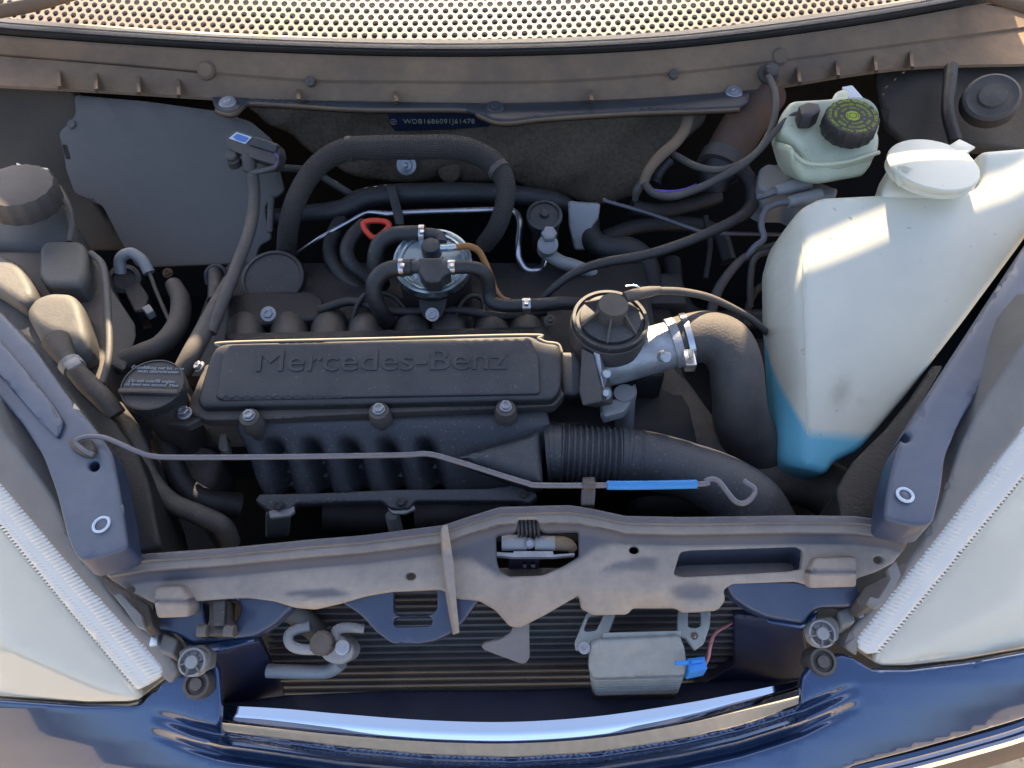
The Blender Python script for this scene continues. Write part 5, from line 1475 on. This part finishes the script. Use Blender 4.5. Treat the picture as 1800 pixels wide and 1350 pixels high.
def condenser():
    t = thing('condenser', 'dark finned condenser seen behind the front cover', 'condenser', pz(900, 1225, .62))
    pl = Pl((500, 1040, .815), (1400, 1040, .815), (900, 1225, .63))
    slab('fin_core', [(470, 1030), (1330, 1030), (1330, 1230), (470, 1230)], pl, .02, M['fins'], t, step=60)
    y = 1036
    first = None
    for i in range(17):
        a, b = pl(472, y + 3) + pl.n * .002, pl(1328, y - 9) + pl.n * .002
        d = b - a
        ax = d.normalized()
        box('tube', (a + b) / 2, (d.length, .006, .0032), M['tubes'], t, axes=(ax, pl.n.cross(ax).cross(ax) * -1 if False else pl.n, ax.cross(pl.n)), bev=.0008, seg=1)
        y += 11.6
    # folded fins between the tubes
    V, F = [], []
    y = 1042
    for i in range(16):
        a, b = pl(500, y), pl(1320, y - 12)
        a2, b2 = pl(500, y + 7.5), pl(1320, y - 4.5)
        n = 330
        for k in range(n):
            f0, f1 = k / n, (k + .45) / n
            q = len(V)
            s = pl.n * (.0018 if k % 2 else .0003)
            V += [a.lerp(b, f0) + s, a.lerp(b, f1) + s, a2.lerp(b2, f1) + s, a2.lerp(b2, f0) + s]
            F.append((q, q + 1, q + 2, q + 3))
        y += 11.6
    o = mk('folded_fins', V, F, M['tubes'], t, 0)
    o['kind'] = 'stuff'
    g = thing('refrigerant_fitting', 'grey aluminium refrigerant fitting with capped valve before the condenser', 'fitting', pz(580, 1190, .74))
    tube('u_pipe', [(545, 1100, .80), (520, 1106, .80), (507, 1118, .80), (512, 1134, .798), (530, 1141, .797), (560, 1142, .797)], 9, M['alu_dull'], g, 16, 6)
    lathe('valve_cap', pz(562, 1130, .812), (-.2, -.3, 1), [(.010, -.012), (.0105, -.002), (.009, 0), (.003, .001)], M['plastic_dirty'], g, 40, fl=lambda q: 1 + .04 * math.sin(q * 14))
    slab('block', [(570, 1118), (590, 1112), (612, 1125), (623, 1140), (618, 1160), (598, 1170), (575, 1165), (560, 1150)], Zs(lambda x, y: .805 - (y - 1112) * .0003, (0, -.4, .9)), .03, M['alu_dull'], g, rnd=7, rc=8, step=9)
    lathe('plug', pz(602, 1138, .808), (0, -.4, 1), [(.0065, -.006), (.0065, .001), (.005, .002)], M['bolt'], g, 16)
    tube('upper_arm', [(590, 1125, .80), (592, 1108, .803), (610, 1103, .803), (640, 1105, .80)], [8, 9, 9, 8], M['alu_dull'], g, 14)
    tube('lower_pipe', [(470, 1179, .755), (520, 1181, .755), (575, 1180, .757), (600, 1165, .77)], 12, M['alu_dull'], g, 18)
    tube('drier', [(515, 1075, .80), (535, 1090, .795), (560, 1112, .78)], 20, M['cream'], g, 20)
condenser()

def ballast():
    t = thing('ballast_box', 'grey finned metal control box in front of the condenser', 'control box', pz(1120, 1220, .74))
    pl = Pl((1040, 1130, .815), (1205, 1125, .815), (1120, 1192, .79))
    slab('lid', [(1037, 1135), (1052, 1127), (1196, 1119), (1204, 1140), (1209, 1176), (1202, 1188), (1042, 1194), (1035, 1178)], pl, .006, M['ballast'], t, rnd=4, rc=6, step=9, bulge=lambda x, y, d: -.002 * math.exp(-((x - 1112) / 14) ** 2 - ((y - 1158) / 18) ** 2) + .0004 * math.sin(x * .9))
    slab('rear_rim', [(1058, 1122), (1060, 1112), (1198, 1108), (1198, 1119)], Zs(lambda x, y: pl(x, y).z - .004), .01, M['ballast'], t, rnd=1.5, rc=2, step=10)
    for i in range(6):
        dz = -.0078 * (i + 1)
        e = 1197 + i * 4.6
        slab('fin', [(1037 + i * .8, 1150), (1204, 1140), (1208 - i * 1.6, 1176 + i * 3), (1201 - i * 1.6, e - 5), (1190, e - 4), (1044 + i, e), (1037 + i, e - 8)], Zs(lambda x, y: pl(x, min(y, 1186)).z + dz), .0052, M['ballast'], t, rnd=1.5, rc=3, step=16)
    slab('body', [(1041, 1155), (1200, 1145), (1200, 1186), (1192, 1212), (1046, 1216)], Zs(lambda x, y: pl(x, min(y, 1186)).z - .008 - max(0, y - 1186) * .0016), .03, M['plastic_dirty'], t, step=16)
    b = slab('plug', [(1207, 1157), (1239, 1153), (1244, 1175), (1212, 1182)], Zs(.80), .018, M['bluep'], t, rnd=2, rc=2, step=7)
    slab('plug_tongue', [(1187, 1161), (1210, 1160), (1210, 1167), (1187, 1168)], Zs(.807), .003, M['bluep'], b, rnd=1, rc=1, step=6)
    slab('plug_key', [(1214, 1160), (1236, 1157), (1237, 1163), (1215, 1166)], Zs(.803), .003, M['bluep'], b, rnd=1, rc=1, step=6)
    for i, m in enumerate(('pink', 'rubber', 'pink')):
        tube('wire', [(1236, 1165 + i * 4, .79), (1245, 1150 + i * 3, .797), (1249, 1130 + i * 2, .80), (1258, 1112, .795), (1285, 1095, .78)], 3, M[m], t, 8, 6)
    f = thing('ballast_bracket', 'slotted grey steel bracket carrying the grey finned box', 'bracket', pz(1120, 1140, .78))
    slab('left_arm', [(1012, 1142), (1010, 1128), (1032, 1076), (1086, 1070), (1068, 1118), (1062, 1128), (1040, 1136)], Zs(lambda x, y: .808 + (1140 - y) * .0001), .004, M['ballast'], f, rnd=2, rc=4, step=10, holes=[[(1036, 1082), (1062, 1079), (1048, 1108), (1030, 1110), (1026, 1106)]], hrc=4)
    slab('right_arm', [(1192, 1072), (1250, 1072), (1248, 1100), (1238, 1130), (1222, 1142), (1205, 1120), (1190, 1118)], Zs(lambda x, y: .808 + (1140 - y) * .0001), .004, M['ballast'], f, rnd=2, rc=4, step=10, holes=[[(1210, 1074), (1232, 1074), (1232, 1100), (1222, 1104), (1210, 1102)]], hrc=4)
    bolt(1027, 1139, .81, 7, M['bolt'], f, (-.2, -.4, .9))
    bolt(1219, 1118, .808, 7, M['rust'], f, (.2, -.4, .9))
    slab('cross_bar', [(1062, 1112), (1190, 1105), (1192, 1112), (1062, 1120)], Zs(.80), .004, M['rust'], f, step=20)
ballast()

SM = [(250, 1250), (300, 1262), (340, 1276), (388, 1288), (500, 1303), (600, 1317), (750, 1331), (900, 1336), (1050, 1327), (1200, 1303), (1300, 1281), (1408, 1247), (1460, 1224), (1490, 1210), (1530, 1200)]
SX, SY = [p[0] for p in SM], [p[1] for p in SM]
def bumper():
    t = thing('bumper', 'glossy dark blue front bumper skin under the headlights', 'bumper', pz(900, 1345, .5))
    outl = [(-100, 1222), (0, 1232), (150, 1242), (245, 1240), (262, 1222), (285, 1200), (312, 1178), (372, 1158), (384, 1178), (388, 1235), (386, 1288), (500, 1302), (600, 1315), (750, 1329), (900, 1334), (1050, 1325), (1200, 1301), (1300, 1279), (1408, 1244), (1411, 1192), (1426, 1170), (1478, 1150), (1500, 1156), (1535, 1178), (1600, 1178), (1700, 1166), (1800, 1148), (1900, 1125), (1900, 1218), (1800, 1264), (1700, 1294), (1600, 1322), (1500, 1348), (1440, 1380), (1380, 1420), (-100, 1420)]
    def zf(x, y):
        q = y - ip(x, SX, SY)
        e = min(1, max(0, (x - 262) / 150)) * min(1, max(0, (1515 - x) / 150))
        top = ip(y, [1150, 1200, 1240, 1300, 1350, 1420], [.80, .791, .781, .764, .748, .722])
        r = -.010 * math.exp(-((q - 3) / 9) ** 2) + .012 * math.exp(-((q - 22) / 9) ** 2) - .010 * math.exp(-((q - 38) / 8) ** 2)
        side = -.00010 * max(0, abs(x - 900) - 500) * (y - 1150) / 200
        return top + r * e + side
    slab('skin', outl, Zs(zf, (0, -.55, .83)), .006, M['paint'], t, rnd=5, rc=8, step=11, smooth=80, skip=lambda x, y: -16 < y - ip(x, SX, SY) < 58 and 230 < x < 1550,
         pts_x=[(x, ip(x, SX, SY) + q) for x in range(235, 1550, 9) for q in range(-14, 58, 4)])
    # chrome strip of the grille surround
    u = [(389, 1240), (500, 1246), (600, 1255), (750, 1266), (900, 1269), (1050, 1259), (1200, 1237), (1300, 1218), (1402, 1197)]
    m = [(388, 1272), (500, 1284), (600, 1294), (750, 1305), (900, 1308), (1050, 1299), (1200, 1275), (1300, 1252), (1405, 1227)]
    l = [(392, 1281), (500, 1298), (600, 1311), (750, 1325), (900, 1330), (1050, 1320), (1200, 1296), (1300, 1273), (1405, 1237)]
    s = thing('chrome_strip', 'curved chrome strip along the lower lip of the grille opening', 'chrome strip', pz(900, 1325, .70))
    loft('strip', [[(x, y, .7495 + (y2 - y) * .00024 + .003 * max(0, (x - 1150) / 250)) for (x, y), (_, y2) in zip(u, m)], [(x, y * .5 + y2 * .5, .7495 + (y2 - y) * .00015 + .0018 * max(0, (x - 1150) / 250)) for (x, y), (_, y2) in zip(u, m)], [(x, y - 2, .7495) for x, y in m], [(x, y + 1, .746) for x, y in m], [(x, y, .722) for x, y in l]], M['chrome'], s, .006, dn=(0, -.3, .95), nx=90, k=3, smooth=50)
    tr = thing('bumper_trim', 'chrome moulding along the right corner of the bumper', 'trim', pz(1700, 1320, .6))
    a = [(1480, 1352), (1540, 1338), (1600, 1324), (1700, 1297), (1800, 1267), (1900, 1225)]
    loft('painted_edge', [[(x, y, .705) for x, y in a], [(x, y + 9, .703) for x, y in a], [(x, y + 22, .69) for x, y in a]], M['paint'], tr, .006, dn=(0, -.6, .8), k=3)
    loft('chrome_moulding', [[(x + 12, y + 18, .693) for x, y in a], [(x + 12, y + 24, .694) for x, y in a], [(x + 12, y + 32, .688) for x, y in a]], M['chrome'], tr, .005, dn=(0, -.6, .8), k=3)
    loft('lower_edge', [[(x + 14, y + 31, .685) for x, y in a], [(x + 14, y + 44, .672) for x, y in a], [(x + 16, y + 58, .64) for x, y in a]], M['cowl'], tr, .006, dn=(0, -.6, .8), k=2)
    # fasteners
    for x, y, lab in ((1445, 1113, 'pale plastic lamp fastener with star cup beside the right lamp corner'), (338, 1163, 'pale plastic lamp fastener with star cup beside the left lamp corner')):
        f = thing('lamp_fastener', lab, 'fastener', pz(x, y, .80))
        s = 1 if x > 900 else -1
        slab('bracket', [(x - 26, y - 18), (x - 10, y - 26), (x + 18, y - 30), (x + 32, y - 18), (x + 30, y + 12), (x + 8, y + 22), (x - 16, y + 20)], Zs(.822, (0, -.4, .9)), .014, M['housing'], f, rnd=4, rc=6, step=8)
        lathe('cup', pz(x, y + 1, .828), (0, -.35, 1), [(.0115, -.01), (.0115, .001), (.010, .0015), (.009, -.003), (.0055, -.003), (.0052, .003), (.002, .0035)], M['alu_dull'], f, 28)
        for k in range(6):
            an = R(60 * k + 15)
            d = Vector((math.cos(an), math.sin(an), 0))
            box('spoke', pz(x, y + 1, .828) + d * .0085 + Vector((0, 0, -.001)), (.006, .0014, .004), M['housing'], f, axes=(d, Vector((-d.y, d.x, 0)), Vector((0, 0, 1))), bev=0)
        slab('side_lug', [(x + s * 26, y - 40), (x + s * 52, y - 52), (x + s * 60, y - 20), (x + s * 34, y - 10)], Zs(.825), .02, M['housing'], f, rnd=5, rc=6, step=10)
        slab('steel_tab', [(x + s * 50, y - 66), (x + s * 62, y - 70), (x + s * 74, y - 30), (x + s * 66, y - 28)] if s > 0 else [(x - 68, y - 62), (x - 60, y - 58), (x - 62, y - 30), (x - 76, y - 28)], Zs(.832), .003, M['zinc'], f, rc=1, step=10)
    for x, y, lab in ((1447, 1163, 'round black rubber buffer beside the right lamp corner'), (345, 1203, 'round black rubber buffer beside the left lamp corner')):
        r = 25 * mpp(y, .80)
        o = lathe('rubber_buffer', pz(x, y, .80), (0, -.35, 1), [(r, -.02), (r, -.002), (r * .92, .001), (r * .72, .001), (r * .68, -.002), (r * .45, -.002), (r * .42, .002), (r * .1, .002)], M['rubber_dusty'], None, 36)
        tag(o, lab, 'buffer')
    g = thing('lamp_strap', 'grey plastic strap clip above the right lamp corner', 'strap', pz(1545, 1040, .82))
    slab('strap', [(1560, 1000), (1575, 985), (1584, 1010), (1560, 1055), (1540, 1068), (1524, 1058), (1530, 1048), (1545, 1052), (1566, 1018)], Zs(.872), .005, M['housing'], g, rnd=1.5, rc=4, step=8)
    slab('base', [(1520, 1030), (1560, 1010), (1580, 990), (1600, 985), (1590, 1010), (1545, 1060), (1520, 1070), (1505, 1055)], Zs(.85), .02, M['plastic_dirty'], g, rnd=3, rc=5, step=10)
    g = thing('lamp_strap', 'dark plastic strap clip above the left lamp corner', 'strap', pz(225, 1070, .82))
    slab('base', [(145, 985), (165, 990), (195, 1022), (225, 1040), (262, 1062), (268, 1100), (250, 1105), (205, 1055), (165, 1010)], Zs(.852), .02, M['plastic_dirty'], g, rnd=4, rc=6, step=10)
    slab('strap', [(200, 1045), (212, 1042), (248, 1080), (255, 1105), (240, 1100)], Zs(.862), .006, M['housing'], g, rnd=2, rc=3, step=8)
bumper()
